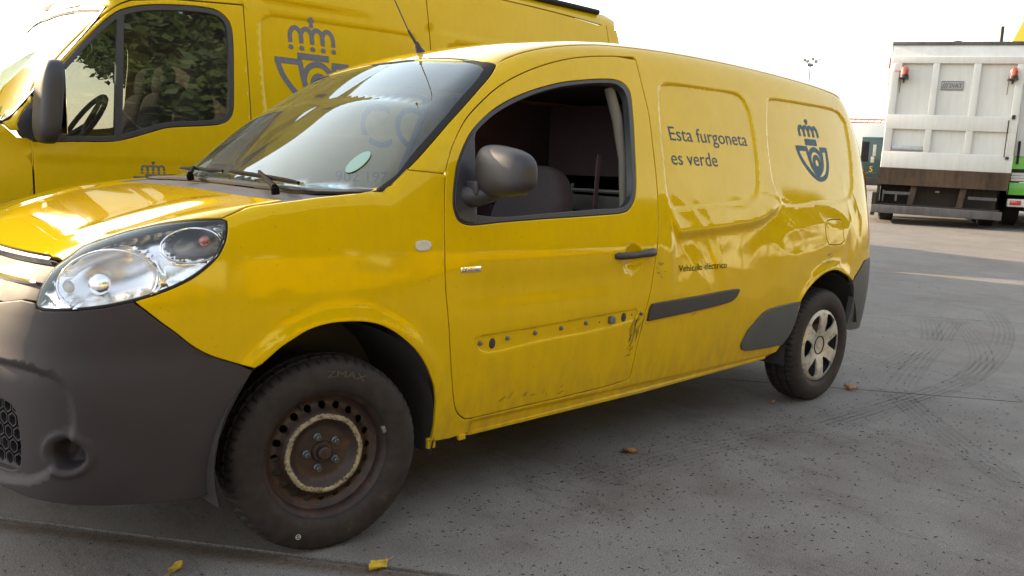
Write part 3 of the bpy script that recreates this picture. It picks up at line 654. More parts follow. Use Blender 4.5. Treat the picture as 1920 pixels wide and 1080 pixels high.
# rubber left by tyres: thin curved marks, real geometry 1.5 mm above the slab
m,t,b=nodes('tyre_rubber_smear'); t.nodes.remove(b); tr=N(t,'ShaderNodeBsdfTransparent'); df=N(t,'ShaderNodeBsdfDiffuse'); df.inputs[0].default_value=(.045,.043,.045,1)
mx=N(t,'ShaderNodeMixShader'); t.links.new(ramp(t,noise(t,6,6,.7),[(.30,.04),(.70,.14)]),mx.inputs[0]); t.links.new(tr.outputs[0],mx.inputs[1]); t.links.new(df.outputs[0],mx.inputs[2]); t.links.new(mx.outputs[0],t.nodes['Material Output'].inputs[0]); M['smear']=m
def mark(paths):
    mb=MB(); z=.0015
    for P,w in paths:
        P=smooth_loop(np.array(P,float),80,.12,False)
        for off in (-.075,-.045,-.01,.03,.07):
            T=np.gradient(P,axis=0); T/=np.linalg.norm(T,axis=1)[:,None]; Nn=np.stack([-T[:,1],T[:,0]],1)
            A=P+Nn*(off-w/2); B_=P+Nn*(off+w/2); n=len(P); z+=.00006
            vs=[(p[0],p[1],float(terrain(p[0],p[1]))+z) for p in A]+[(p[0],p[1],float(terrain(p[0],p[1]))+z) for p in B_]
            mb.add(vs,[(i,i+1,n+i+1,n+i) for i in range(n-1)])
    o=mb.build('tyre_mark',M['smear'],ground); return o
mark([([(2.66,-1.17),(3.75,-1.19),(4.34,-1.18),(4.99,-1.09),(5.85,-0.89),(6.57,-0.67),(7.34,-0.33)],0.022),([(4.24,-0.72),(5.15,-0.58),(5.65,-0.45),(6.4,-0.12)],0.016),([(3.88,-0.98),(4.61,-0.78),(5.56,-0.54),(6.47,-0.29)],0.018),([(1.1,-0.94),(1.73,-0.96),(2.44,-1.06),(3.39,-1.14),(3.97,-1.17)],0.018),([(3.7,-1.0),(3.18,-1.43),(2.81,-1.77),(2.5,-2.08)],0.022),([(6.65,-0.27),(5.82,-0.72),(5.01,-1.05),(4.4,-1.18)],0.014),])

# ------------------------------------------------------------------ small yellow electric delivery van
DENTS=[(1.80,.93,.15,.045,-50,.016),(1.915,.865,.04,.15,22,.014),(2.16,.90,.09,.13,5,.012),(2.52,.965,.13,.045,-28,.011),(2.78,.915,.20,.038,6,.013),
 (2.62,1.055,.17,.028,-18,.009),(3.26,.82,.04,.13,-28,.016),(3.36,1.06,.035,.10,18,.010),(1.56,.75,.05,.11,12,.007),(1.585,1.02,.035,.07,0,.010),
 (1.41,.53,.05,.10,0,.007),(2.95,.80,.16,.035,8,.009),(2.35,.78,.11,.06,35,.007),(3.08,1.02,.10,.03,-12,.008),(1.68,.80,.06,.04,40,.008),(1.62,.66,.10,.03,10,.004),
 (3.40,.93,.03,.09,-10,.010),(2.05,.72,.2,.05,-5,.004),(1.25,.52,.16,.05,18,.004),(.33,.80,.07,.12,25,.003)]
P1=smooth_loop(xz(O['panel1']),50,.02); P2=smooth_loop(xz(O['panel2']),50,.02); RC=smooth_loop(xz(O['recess']),50,.02)
def box_poly(P,m=.03): return P[:,0].min()-m,P[:,0].max()+m,P[:,1].min()-m,P[:,1].max()+m
def local_sd(P,x,z,m=.03):
    a,b,c,d=box_poly(P,m); r=np.full(x.shape,.05); k=(x>a)&(x<b)&(z>c)&(z<d)
    if k.any(): r[k]=sdp(P,x[k],z[k])
    return r
def van_disp(dents):
    def f(Q):
        x,y,z=Q[:,0],Q[:,1],Q[:,2]; out=np.zeros(len(x))
        out+=.0045*sstep(.003,-.003,local_sd(RC,x,z)); out+=.010*sstep(.003,-.011,local_sd(P1,x,z))+.010*sstep(.003,-.011,local_sd(P2,x,z))
        r=np.hypot(x-1.356,z-.878); out+=np.where(r<.058,.017*np.clip(1-(r/.058)**2,0,1)**.7,0)
        for cx,cz,Ra in ((0.0,.345,.405),(3.06,.325,.42)):
            rr=np.hypot(x-cx,z-cz); out-=.010*np.exp(-((rr-Ra)/.035)**2)*(z>.2)
        out+=.012*sstep(.340,.322,z)*sstep(.45,.6,x)*sstep(2.75,2.6,x)
        # swage along the door and the shoulder under the windows
        out-=.004*np.exp(-((z-.93)/.06)**2)*sstep(.35,.6,x)*sstep(1.7,1.5,x)
        out+=.006*np.exp(-((z-.80)/.07)**2)*sstep(.2,.6,x)*sstep(1.6,1.3,x)
        if dents:
            xs=np.array([1.55,1.61,1.666,1.703,1.993,2.244,2.365,2.579,2.7]); zs=np.array([1.12,1.077,.994,.989,1.005,1.022,1.043,1.128,1.2])
            d=np.interp(x,xs,zs)-z; wn=sstep(1.60,1.67,x)*sstep(2.60,2.40,x)
            out+=wn*(.016*sstep(0,.05,d)*np.exp(-(np.maximum(d,0)/.22)**2)-.010*np.exp(-(np.abs(d)/.050)**1.3))
            for cx,cz,rx,rz,an,dp in DENTS:
                k=(np.abs(x-cx)<.5)&(np.abs(z-cz)<.4)
                if not k.any(): continue
                a=R_(an); u=(x[k]-cx)*math.cos(a)+(z[k]-cz)*math.sin(a); w=-(x[k]-cx)*math.sin(a)+(z[k]-cz)*math.cos(a)
                e=np.sqrt((u/rx)**2+(w/rz)**2+.04); q_=np.clip(1-(e-.2)/1.7,0,1); out[k]+=.30*dp*q_**1.3-dp*.05*np.exp(-((e-1.8)/.35)**2)
            out+=.0004*np.sin(x*21+z*13+np.sin(z*17)*1.5)*np.sin(z*19-x*7)*sstep(1.62,1.8,x)*sstep(1.05,.95,z)
        return np.where(y<0,out,out)
    return f
KF=lambda x,y,z: K_F(x,y,z)
L=Body(KF,0,van_disp(True)); B0=Body(KF,0,None)
van=thing('delivery_van','small yellow electric delivery van with dented rear flank and steel front wheel, nearest the camera','van',(1.4,0,0))
sl=lambda P,**k: smooth_loop(P,**k)
doorfront=sl(xz(O['doorfront']),corner=50,step=.02,closed=False); doorbot=xz(O['doorbot']); doorrear=sl(xz(O['doorrear']),corner=50,step=.02,closed=False)
arch=sl(xz(O['arch']),corner=60,step=.015,closed=False); seamb=sl(xz(O['seam_b']),corner=60,step=.015,closed=False)
hllow=sl(xz(O['hl_low']),corner=60,step=.01,closed=False); shut=sl(xz(O['shut']),corner=60,step=.015,closed=False)
fup=xz(O['fender_up']); fbot=xz(O['fbot']); pillar=sl(xz(O['pillar']),corner=60,step=.015,closed=False)
i_df=int(np.argmin(np.hypot(*(doorfront-np.array([.434,1.205])).T)))
fender_loop=cat(seamb[:-1],[(-.583,.85)],hllow[1:-1],shut,fup[:-1],doorfront[i_df:],fbot[::-1],arch[::-1][:-1])
win_o=sl(xz(O['win_o']),corner=50,step=.012)
# roof seam and rear corner seam found on the surface itself
rx=np.concatenate([np.linspace(.80,1.5,14),np.linspace(1.6,3.56,20)]); ry=np.interp(rx,[.79,.87,1.1,1.4,3.7],[-.655,-.645,-.622,-.60,-.60])
seamR,_=B0.map('top',np.stack([rx,ry],1))
def corner_point(z):
    t=np.linspace(0,1.6,400); o=np.array([2.95,0.,z]); d=np.array([.7071,-.7071,0]); Q=o+d*t[:,None]; v=KF(Q[:,0],Q[:,1],Q[:,2]); i=(v>0).argmax(); return Q[i]
cz=np.linspace(seamR[-1,2]-.05,.79,26); rearC=np.array([corner_point(z) for z in cz])
rarch=sl(xz(O['rarch']),corner=60,step=.015,closed=False)
side_loop=cat(pillar[:-1],[(p[0],p[2]) for p in seamR],[(p[0],p[2]) for p in rearC],xz(O['rbump'])[::-1],rarch[::-1][1:-1],xz(O['rtrim_arch']),[(2.584,.335),(2.53,.318),(2.40,.312)],xz(O['sillbot'])[4:],[(.553,.283),(.556,.309)],doorbot,doorrear,doorfront[:i_df],fup[::-1][:-1])
flap=sl(xz(O['flap']),corner=60,step=.01)
fender=panel('front_wing',L,'side',[fender_loop],M['paint'],van,step=.018,gap=.0018)
fold=[(1.61,1.077),(1.666,.994),(1.703,.989),(1.993,1.005),(2.244,1.022),(2.365,1.043),(2.579,1.128)]
ft=[P1,inset(P1,.006),inset(P1,.013),P2,inset(P2,.006),inset(P2,.013),resample(fold,.01,False)]
ft=[np.vstack([q,q[:1]]) if i<6 else q for i,q in enumerate(ft)]
side_p=panel('body_side',L,'side',[side_loop,flap],M['paint'],van,step=.0125,gap=.0018,feats=ft)
side_p['label']='dented yellow rear body side'
panel('charging_flap',L,'side',[flap],M['paint'],van,step=.02,gap=.0022)
dish=np.array(disc(1.356,.878,.058,.058,40)[0]); dish=np.vstack([dish,dish[:1]]); dish2=np.array(disc(1.356,.878,.045,.045,30)[0]); dish2=np.vstack([dish2,dish2[:1]])
rcf=[np.vstack([q,q[:1]]) for q in (inset(RC,-.003),RC,inset(RC,.003))]
door=panel('front_door',L,'side',[cat(doorfront,doorbot,doorrear[:-1]),win_o],M['paint'],van,step=.0135,gap=.0022,feats=[dish,dish2]+rcf)
# plain right flank
Lr=Body(KF,0,van_disp(False))
for nm,lp in (('front_wing',[fender_loop]),('body_side',[side_loop]),('front_door',[cat(doorfront,doorbot,doorrear[:-1]),win_o])):
    o=panel(nm,Lr,'side',lp,M['paint'],van,step=.04,gap=.002,roll=False); mirrored(o,0,van,nm); me_=o.data; bpy.data.objects.remove(o); bpy.data.meshes.remove(me_)
# roof, with windscreen header
wt=xy(O['T_wtop'])[::-1]; wt[0]=(.800,0)
roofL=cat([(p[0],-abs(p[1])) for p in wt],[(.800,-.662)],[(a,b) for a,b in zip(rx,ry)][1:])
roof_loop=cat(roofL,[(a,-b) for a,b in roofL[::-1][:-1]])
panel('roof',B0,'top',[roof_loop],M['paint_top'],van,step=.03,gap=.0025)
zr=np.linspace(seamR[-1,2],.60,20)
rear_l=cat([(p[1],p[2]) for p in seamR[-1:]],[(p[1],p[2]) for p in rearC],[(rearC[-1,1],.55)])
panel('rear_doors',B0,'rear',[cat(rear_l,[(-a,b) for a,b in rear_l[::-1]])],M['paint'],van,step=.05,gap=.002)
for s in (-1,1):
    mb=MB(); pp=[]
    for z in np.linspace(.85,1.28,10):
        p=corner_point(z); pp.append(p)
    vs=[];fs=[]
    for i,p in enumerate(pp):
        for a,b_ in ((.004,-.03),(.016,0),(.004,.05)):
            vs.append((p[0]+.7071*a-.7071*b_*-1,s*(p[1]-.7071*a+ .7071*b_),p[2]))
    for i in range(len(pp)-1):
        for k in range(2): fs.append((i*3+k,i*3+k+1,i*3+k+4,i*3+k+3))
    mb.add(vs,fs).build('tail_lamp',M['red_lamp'],van)
# bonnet
hl_top=[p for p in O['C_hl_all'] if True]
hltop_idx=[i for i,p in enumerate(hl_top)]
HL=O['C_hl_all']                                   # starts at the low front corner, runs up along the bonnet edge to the tip, back along the bottom
hl_up=HL[4:14]
hr=xy(O['T_hoodrear']); hr=hr[1:]; hr=np.vstack([[(-.191,0)],hr])
sh=xy(O['shut']); sh=sh[sh[:,0]<-.17][::-1]
hf=[(-.716,-.640),(-.727,-.50),(-.735,-.30),(-.742,-.10),(-.743,0)]
hoodL=cat(hr,sh,[(p[0],p[1]) for p in hl_up[::-1]],hf)
hoodL=cat(hoodL[:-1],[(a,-b) for a,b in hoodL[::-1][:-1]])
def hood_x(Q):
    x,y=Q[:,0],np.abs(Q[:,1]); yr=.50+.16*(x+.6)
    fx=sstep(-.72,-.5,x)*sstep(-.2,-.34,x); return -.005*np.exp(-((y-yr)/.06)**2)*fx+.003*np.exp(-((y-yr-.12)/.07)**2)*fx
Bh=Body(KF,0,lambda Q: hood_x(Q))
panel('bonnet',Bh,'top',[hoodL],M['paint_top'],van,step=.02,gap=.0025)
# windscreen: black band, glass, scuttle
sealin=sl(xy(O['seal_in']),corner=70,step=.02,closed=False)
bot=[(-.052,0),(-.054,-.25),(-.050,-.45),(-.035,-.62),(-.005,-.74),(.045,-.805)]
out_l=cat(bot,[(.105,-.829)],xy(O['pillar']),[(.792,-.650),(.772,-.609),(.785,-.45),(.795,-.22),(.797,0)])
in_l=cat([(-.010,0),(-.012,-.25),(-.008,-.45),(.008,-.62),(.045,-.73),(.10,-.775)],sealin[2:],[(.752,-.61),(.770,-.45),(.780,-.22),(.783,0)])
mir=lambda P: cat(P[1:-1] if False else P,[(a,-b) for a,b in P[::-1][1:-1]])
ring_o,ring_i=mir(out_l),mir(in_l)
Bs=Body(KF,0,None)
panel('windscreen_seal',Bs,'top',[ring_o,ring_i],M['rubber'],van,step=.03,gap=.001,thick=.008,roll=False)
glass_o=panel('windscreen',Bs,'top',[inset(ring_i,-.003)],M['glass'],van,step=.03,gap=0,thick=0,roll=False,off=-.003)
rear_half=cat([(-.188,0)],hr[1:],[(-.13,-.818),(-.05,-.824),(.03,-.828),(.10,-.828)])
sc_l=cat(rear_half,[(.045,-.803),(-.005,-.738),(-.035,-.618),(-.050,-.448),(-.054,-.248),(-.052,0)])
scl=cat(rear_half,np.array([(.045,-.800),(-.008,-.738),(-.037,-.618),(-.052,-.448),(-.056,-.248),(-.054,0)]))
scm=cat(scl,[(a,-b) for a,b in scl[::-1][1:-1]])
cow=panel('scuttle_panel',Bs,'top',[scm],M['plastic'],van,step=.03,gap=.001,off=-.012,thick=.03,roll=False)
def onK(x,y,off=0):
    P,n=B0.map('top',np.array([(x,y)],float)); return P[0]+n[0]*off
# wipers
def wiper(pivot, mid, a, b_):
    w=MB(); A=[onK(*pivot,.004),onK(*pivot,.022),onK(*mid,.034)]
    w.tube(A,[.012,.010,.006],8); o=w.build('wiper_arm',M['matt'],van)
    pts=[onK(*(np.array(a)*(1-t)+np.array(b_)*t),.020) for t in np.linspace(0,1,9)]
    k=MB(); k.tube([p+np.array([0,0,.006]) for p in pts],[.005]+[.0075]*7+[.005],6); k.build('wiper_blade',M['matt'],o)
    k=MB(); k.tube(pts,.0035,4); k.build('rubber_lip',M['rubber'],o)
    k=MB(); k.tube([onK(*pivot,.0),onK(*pivot,.022)],.013,12); k.build('pivot_cap',M['matt'],o)
wiper((-.115,-.70),(.01,-.34),(-.035,-.70),(.00,-.12)); wiper((-.09,.02),(.03,.24),(.00,-.06),(.06,.50))
# round sticker
sp_=onK(.16,-.60); sticker_c=(.165,-.61)
dec('round_sticker',Bs,'top',[disc(.215,-.640,.045,.032,28)],M['sticker'],van,off=.0006)
dec('paper_strip',Bs,'top',[([(.012,-.50),(.024,-.50),(.030,-.60),(.016,-.60)],[(0,1,2,3)])],M['white_plastic'],van,off=.0006)
# front bumper
bb=thz(O['C_bbot']); nose_z=.815
bump_l=cat([(0,.335)],[(-.35,.335)],bb,thz(O['seam_b'])[1:],thz(HL[21:] and [HL[20],HL[21],HL[22],HL[23],HL[24]]),[thz([HL[0]])[0]],thz([(-.800,-.609,.843),(-.828,-.495,.823)]),[(-.25,.818),(0,.815)])
bump_loop=cat(bump_l,[(-a,b_) for a,b_ in bump_l[::-1][1:-1]])
fogc=thz([(-.749,-.757,.440)])[0]
lgp=thz(O['C_lg'])
LGF=smooth_loop([(.2,.665),(-.50,.672),(-.64,.668),(-.715,.648),(-.742,.60),(-.742,.50),(-.70,.41),(-.62,.362),(-.3,.35),(.2,.35)],70,.03)
def bump_disp(Q):
    x,y,z=Q[:,0],Q[:,1],Q[:,2]; th=-np.abs(np.arctan2(y,.1-x)); out=np.zeros(len(x))
    du=(th-fogc[0])*1.13; r=np.hypot(du*1.0,(z-fogc[1])*1.12)
    out+=.060*sstep(.050,.034,r)-.006*np.exp(-((r-.062)/.010)**2)
    # lower centre opening, recessed behind a rounded frame
    out+=.018*sstep(.014,-.012,sdp(LGF,th,z))
    out+=.006*np.exp(-((z-.70)/.05)**2)
    return out
Bb=Body(KF,0,bump_disp)
fr=np.array(disc(fogc[0],fogc[1],.052/1.13,.047,36)[0]); rings=[np.array(disc(fogc[0],fogc[1],q_/1.13,q_/1.12,54)[0]) for q_ in (.034,.039,.045,.050,.056,.062,.070)]
ffs=[]
for s in (1,-1):
    for q in rings+[inset(LGF,d_)[(LGF[:,0]<-.3)] for d_ in (-.016,-.008,0,.007,.014)]: qq=q.copy(); qq[:,0]*=s; ffs.append(qq)
gh=np.array([(-.595,.395),(-.595,.53),(-.575,.56),(-.45,.575),(.45,.575),(.575,.56),(.595,.53),(.595,.395),(.55,.375),(-.55,.375)])
gh=smooth_loop(gh,80,.02)
bumper=panel('front_bumper',Bb,'cyl',[bump_loop,gh],M['bumper'],van,step=.012,gap=.0018,feats=ffs,usc=.95,thick=.02)
# honeycomb insert of the lower opening
mb=MB()
for i in range(-17,18):
    for j in range(6):
        th=i*.038+(j%2)*.019; z=.40+j*.037
        if abs(th)>.585 or z>.565: continue
        P,n=B0.map('cyl',np.array([(th,z)])); c=P[0]-n[0]*.034; e=np.array([math.sin(th),math.cos(th),0]); e=np.array([-n[0][1],n[0][0],0]); e/=np.linalg.norm(e)
        vs=[];
        for q in (0,1):
            for rr,dp in ((.0205,0),(.0165,0),(.0165,.02)):
                pass
        ring=[]
        for rr,dp in ((.021,.0),(.0165,.0),(.0150,.022)):
            ring.append([c-n[0]*dp+e*rr*math.cos(a)+np.array([0,0,1])*rr*math.sin(a)*1.02 for a in np.linspace(R_(30),R_(390),7)[:-1]])
        vs=[p for r_ in ring for p in r_]; fs=[(k,(k+1)%6,(k+1)%6+6,k+6) for k in range(6)]+[(k+6,(k+1)%6+6,(k+1)%6+12,k+12) for k in range(6)]
        mb.add(vs,fs)
o=mb.build('honeycomb_grille',M['plastic'],bumper,smooth=False); o['kind']='stuff'
mb=MB(); mb.box(-.80,-.70,-.60,.60,.36,.62); mb.build('radiator',M['dark'],van)
# upper grille strip between the headlamps with chrome bars
inn=thz([HL[0],HL[1],HL[2],HL[3],HL[4]])
g_l=cat([(0,.813)],[(-.25,.816)],thz([(-.828,-.495,.821),(-.800,-.609,.841)]),inn,[(p[0],p[1]) for p in thz([(-.720,-.60,.953),(-.735,-.40,.949),(-.742,-.10,.942)])],[(0,.942)])
g_loop=cat(g_l,[(-a,b_) for a,b_ in g_l[::-1][1:-1]])
panel('upper_grille',B0,'cyl',[g_loop],M['bumper'],van,step=.03,gap=.003,off=-.010)
def bar(name,z0,z1,th0,mat,out_,inn_=0):
    for s in (1,):
        us=np.linspace(-th0,th0,60); zz0=z0+.018*(np.abs(us)/th0)**2; zz1=z1+.012*(np.abs(us)/th0)**2
        P0,n0=B0.map('cyl',np.stack([us,zz0],1)); P1_,n1=B0.map('cyl',np.stack([us,zz1],1)); n=len(us); vs=[];fs=[]
        Pm=(P0+P1_)/2
        for i in range(n): vs+=[P0[i]+n0[i]*inn_,P0[i]*.75+P1_[i]*.25+n0[i]*out_,P0[i]*.25+P1_[i]*.75+n1[i]*out_,P1_[i]+n1[i]*inn_]
        for i in range(n-1):
            for k in range(3): fs.append((i*4+k,i*4+k+4,i*4+k+5,i*4+k+1))
        mb=MB(); mb.add(vs,fs); return mb.build(name,mat,van,ang=60)
bar('chrome_strip',.868,.884,.635,M['chrome'],.004,-.008)
bar('grille_moustache',.920,.936,.655,M['plastic'],.012,-.006)
bar('moustache_trim',.932,.938,.645,M['chrome'],.014,.0)
# badge on the nose: a plain lozenge of bars
mb=MB(); c=B0.map('cyl',np.array([(0,.905)]))[0][0]
for s1,s2 in ((1,1),(1,-1),(-1,1),(-1,-1)):
    mb.tube([c+np.array([-.03,s1*.045,0]),c+np.array([-.03,0,s2*.060])],.008,8)
mb.build('nose_badge',M['chrome'],van)
# ---- headlamp
hlp=thz(HL); hlp=smooth_loop(hlp,50,.01)
def arc_uv(P): return np.array([P[:,0]*.95,P[:,1]]).T
mc=thz([(-.655,-.80,.905)])[0]; sc_=thz([(-.44,-.85,.995)])[0]
def lamp_disp(Q):
    th=np.arctan2(Q[:,1],.1-Q[:,0]); z=Q[:,2]; u=np.stack([th,z],1); d=-sdp(hlp,th,z)
    out=.006+.010*sstep(.003,.012,d)+.10*np.clip(z-.86,0,1)*sstep(.003,.03,d)
    r=np.hypot((th-mc[0])*.95/.105,(z-mc[1])/.078); out+=np.where(r<1,.058*np.sqrt(np.clip(1-r**2,0,1)),0)-.014*np.exp(-((r-1.05)/.06)**2)
    r=np.hypot((th-sc_[0])*.95/.072,(z-sc_[1])/.046); out+=np.where(r<1,.040*np.sqrt(np.clip(1-r**2,0,1)),0)-.010*np.exp(-((r-1.06)/.08)**2)
    out+=.004*np.sin((th*.6-z)*190)*sstep(.03,.012,d)*(z<.90)
    return out
Bl=Body(KF,0,None)
lamp=panel('headlamp',Bl,'cyl',[hlp],M['chrome_soft'],van,step=.0085,gap=.004,extra=lamp_disp,usc=.95,thick=.0,roll=False)
lens=panel('lamp_lens',Bl,'cyl',[hlp],M['lens'],lamp,step=.018,gap=.004,usc=.95,thick=.006,roll=True)
gas=panel('lamp_gasket',Bl,'cyl',[hlp,inset(hlp*np.array([.95,1]),.0075)/np.array([.95,1])],M['rubber'],lamp,step=.02,gap=.0006,usc=.95,thick=.02,roll=False,off=-.001)
def at_lamp(th,z,off): P,n=Bl.map('cyl',np.array([(th,z)])); return P[0]+n[0]*off,n[0]
def ball(c,r,n,name,mat,parent,sq=1.0):
    m_=MB(); prof=[(r*math.sin(a),r*math.cos(a)*sq) for a in np.linspace(0.01,math.pi-.01,14)]
    q=Vector(n).to_track_quat('Z','Y').to_matrix().to_4x4(); m_.T=Matrix.Translation(Vector(c))@q; m_.lathe(prof,24,'z'); return m_.build(name,mat,parent)
c,n=at_lamp(mc[0]+.02,mc[1]+.002,-.058); ball(c,.030,n,'bulb_shield',M['chrome_soft'],lamp,.7)
c,n=at_lamp(sc_[0]-.035,sc_[1]+.018,-.035); ball(c,.016,n,'indicator_bulb',M['amber'],lamp,1.2)
c,n=at_lamp(mc[0]+.115,mc[1]-.012,-.040); ball(c,.022,n,'side_bulb',M['white_plastic'],lamp,.8)
def lamp_ring(c0,ru,rv,dep,rad,nm,mt,par):
    pts=[]
    for a in np.linspace(0,2*math.pi,49):
        q=np.array([(c0[0]+ru/.95*math.cos(a),c0[1]+rv*math.sin(a))])
        if sdp(hlp,q[:,0],q[:,1])[0]>-.006: 
            if len(pts)>3: pass
        P,n=Bl.map('cyl',q); pts.append((P[0]-n[0]*dep, sdp(hlp,q[:,0],q[:,1])[0]<-.008))
    run=[]; k=MB(); any_=False
    for p_,ok in pts+[(None,False)]:
        if ok: run.append(p_)
        else:
            if len(run)>2: k.tube(run,rad,6); any_=True
            run=[]
    if any_: return k.build(nm,mt,par,ang=60)
lamp_ring(mc,.108,.080,.006,.0035,'bowl_ring',M['chrome'],lamp); lamp_ring(sc_,.074,.048,.006,.0025,'bowl_ring',M['chrome'],lamp)
lampR=mirrored(lamp,0,van,'headlamp'); mirrored(lens,0,lampR,'lamp_lens'); mirrored(gas,0,lampR,'lamp_gasket')
# ---- side window, seal, sail, mirror
wi=sl(xz(O['win_i']),corner=50,step=.012)
seal=panel('window_surround',L,'side',[win_o,wi],M['plastic'],door,step=.02,gap=.0006,thick=.03,off=-.001,roll=True)
mirrored(seal,0,van,'window_surround')
tmp=panel('side_window',Lr,'side',[inset(wi,-.004)],M['sideglass'],van,step=.05,gap=0,thick=0,roll=False,off=-.012)
mirrored(tmp,0,van,'side_window'); me_=tmp.data; bpy.data.objects.remove(tmp); bpy.data.meshes.remove(me_)
def sail():
    P=[(.453,1.109),(.468,1.169),(.49,1.229),(.52,1.278),(.553,1.321),(.592,1.350),(.572,1.231),(.548,1.062),(.535,1.038),(.496,1.040),(.467,1.053),(.456,1.076)]
    return panel('mirror_base_plate',L,'side',[np.array(P)],M['plastic'],door,step=.02,gap=.003,off=.006,thick=.012)
sail()
def superell(c, r, e, T=None, n=36, m=22, mod=None):
    vs=[];fs=[]; sg=lambda a,p: math.copysign(abs(a)**p,a)
    for i in range(m+1):
        ph=-math.pi/2+math.pi*i/m
        for k in range(n):
            th=2*math.pi*k/n; p=[r[0]*sg(math.cos(ph),e[0])*sg(math.cos(th),e[1]),r[1]*sg(math.cos(ph),e[0])*sg(math.sin(th),e[1]),r[2]*sg(math.sin(ph),e[0])]
            if mod: p=mod(p)
            vs.append((p[0]+c[0],p[1]+c[1],p[2]+c[2]))
    for i in range(m):
        for k in range(n): l=(k+1)%n; fs.append((i*n+k,i*n+l,(i+1)*n+l,(i+1)*n+k))
    return vs,fs
MIR=dict(c=(.575,-.985,1.207),r=(.070,.125,.095))
def mir_mod(p):
    x,y,z=p; y_=y; s=(y+MIR['r'][1])/(2*MIR['r'][1])   # s=0 at the outer end
    z=z*(.78+.30*s) if z>0 else z*(.62+.42*s)
    if x>0: x*=.35
    x+=-.02*s+ .02; z+= .012*s
    return [x,y,z]
def mirror_obj(parent,flip=1):
    m_=MB(); v,f=superell((0,0,0),MIR['r'],(.62,.70),mod=mir_mod)
    v=[(p[0]+MIR['c'][0],flip*(p[1]+MIR['c'][1]),p[2]+MIR['c'][2]) for p in v]
    h=m_.add(v,f).build('mirror_housing',M['plastic'],parent,ang=60)
    a=MB(); c=MIR['c']; a.T=Matrix.Diagonal((1,flip,1,1))
    a.tube([(.525,-.845,1.130),(.535,-.880,1.135),(.560,-.915,1.145),(.585,-.94,1.16)],[.040,.040,.034,.030],16); a.build('mirror_arm',M['plastic'],h,ang=60)
    a=MB(); a.T=Matrix.Diagonal((1,flip,1,1)); a.box(.505,.560,-.915,-.855,1.135,1.185,.008); a.build('mirror_foot',M['plastic'],h)
    g=MB(); pts=[(c[0]+.028+.02,flip*(c[1]+.10*math.cos(t_)),c[2]+.070*math.sin(t_)) for t_ in np.linspace(0,2*math.pi,25)[:-1]]
    g.add([p for p in pts]+[(p[0]+.002,p[1],p[2]) for p in pts],[tuple(range(24)),tuple(range(24,48))[::-1]]+[(i,(i+1)%24,(i+1)%24+24,i+24) for i in range(24)]).build('mirror_glass',M['chrome'],h)
    s_=MB(); 
    return h
mirror_obj(door); mirror_obj(van,-1)
# ---- door handle, repeater, badge, studs, plugs, moulding
hd=MB(); hp=[]
for u,w,dp in ((1.243,.010,.004),(1.256,.0145,.012),(1.285,.0145,.022),(1.33,.0135,.030),(1.385,.014,.034),(1.43,.017,.032),(1.462,.018,.022),(1.473,.014,.010)):
    z=np.interp(u,[1.24,1.33,1.40,1.47],[.897,.897,.903,.906]); P,n=L.map('side',np.array([(u,z)])) if abs(u-1.356)>.06 else L.map('side',np.array([(1.25,z)]))
    hp.append(((u,P[0][1]-dp*.75,z),w))
hd.tube([p for p,w in hp],[w for p,w in hp],14); h=hd.build('door_handle',M['plastic'],door,ang=60)
hd=MB(); P,n=L.map('side',np.array([(1.462,.902)])); hd.T=Matrix.Translation(Vector(P[0])+Vector((0,-.026,0))); hd.lathe([(.0001,-.004),(.008,-.004),(.009,0),(.009,.01)],16,'y'); hd.build('lock_barrel',M['steel'],h)
rp=sl(xz(O['repeat']),corner=80,step=.008)
panel('side_repeater',L,'side',[rp],M['white_plastic'],fender,step=.01,gap=0,off=.006,thick=.010)
bd=MB(); P,n=L.map('side',np.array([(.459,.874),(.548,.893)])); bd.box(.459,.548,P[0][1]-.004,P[0][1]+.003,.8745,.8935,.0015); bdo=bd.build('model_badge',M['chrome'],door)
class Flat:
    def __init__(s,y): s.y=y
    def map(s,par,uv,extra=None,off=0): return np.stack([uv[:,0],uv[:,0]*0+s.y,uv[:,1]],1),np.tile([0.,-1.,0.],(len(uv),1))
fl=Flat(P[0][1]-.004)
dec('badge_print',fl,'side',[text_fit('ZE',.463,.8775,.022,.0125)],M['blue'],bdo,off=.0004,cell=0)
dec('badge_lettering',fl,'side',[text_fit('ZERO',.490,.8865,.030,.005),text_fit('ELECTRIC',.490,.8785,.052,.0055)],M['navy'],bdo,off=.0004,cell=0)
for i,p in enumerate(O['studs']):
    P,n=L.map('side',np.array([(p[0],p[2])])); b_=MB(); b_.T=Matrix.Translation(Vector(P[0]))
    if i==5: b_.box(-.010,.016,-.018,.002,-.017,.013,.003)
    b_.lathe([(.0085,.001),(.0085,-.004),(.006,-.005),(.006,-.010),(.0001,-.011)],12,'y'); b_.build('stud',M['steel'],door,ang=30)
for u,z,r in ((.611,.614,(.0145,.0190)),(1.314,.644,(.0145,.0185)),(1.365,.650,(.004,.004)),(1.170,.637,(.003,.003))):
    P,n=L.map('side',np.array([(u,z)])); b_=MB(); b_.T=Matrix.Translation(Vector(P[0]))
    vs=[(r[0]*k*math.cos(a),h_,r[1]*k*math.sin(a)) for k,h_ in ((1.0,.001),(1.0,-.0015),(.8,-.002)) for a in np.linspace(0,2*math.pi,25)[:-1]]
    fs=[(j*24+i,j*24+(i+1)%24,(j+1)*24+(i+1)%24,(j+1)*24+i) for j in range(2) for i in range(24)]+[tuple(range(48,72))]
    b_.add(vs,fs).build('rubber_plug',M['plastic'],door)
mld=sl(xz(O['mould']),corner=40,step=.01)
panel('side_moulding',Body(KF,0,None),'side',[mld],M['plastic'],van,step=.02,gap=0,off=.012,thick=.022)
trl=cat(sl(xz(O['rtrim']),corner=50,step=.01,closed=False),xz(O['rtrim_arch'])[::-1][1:-1])
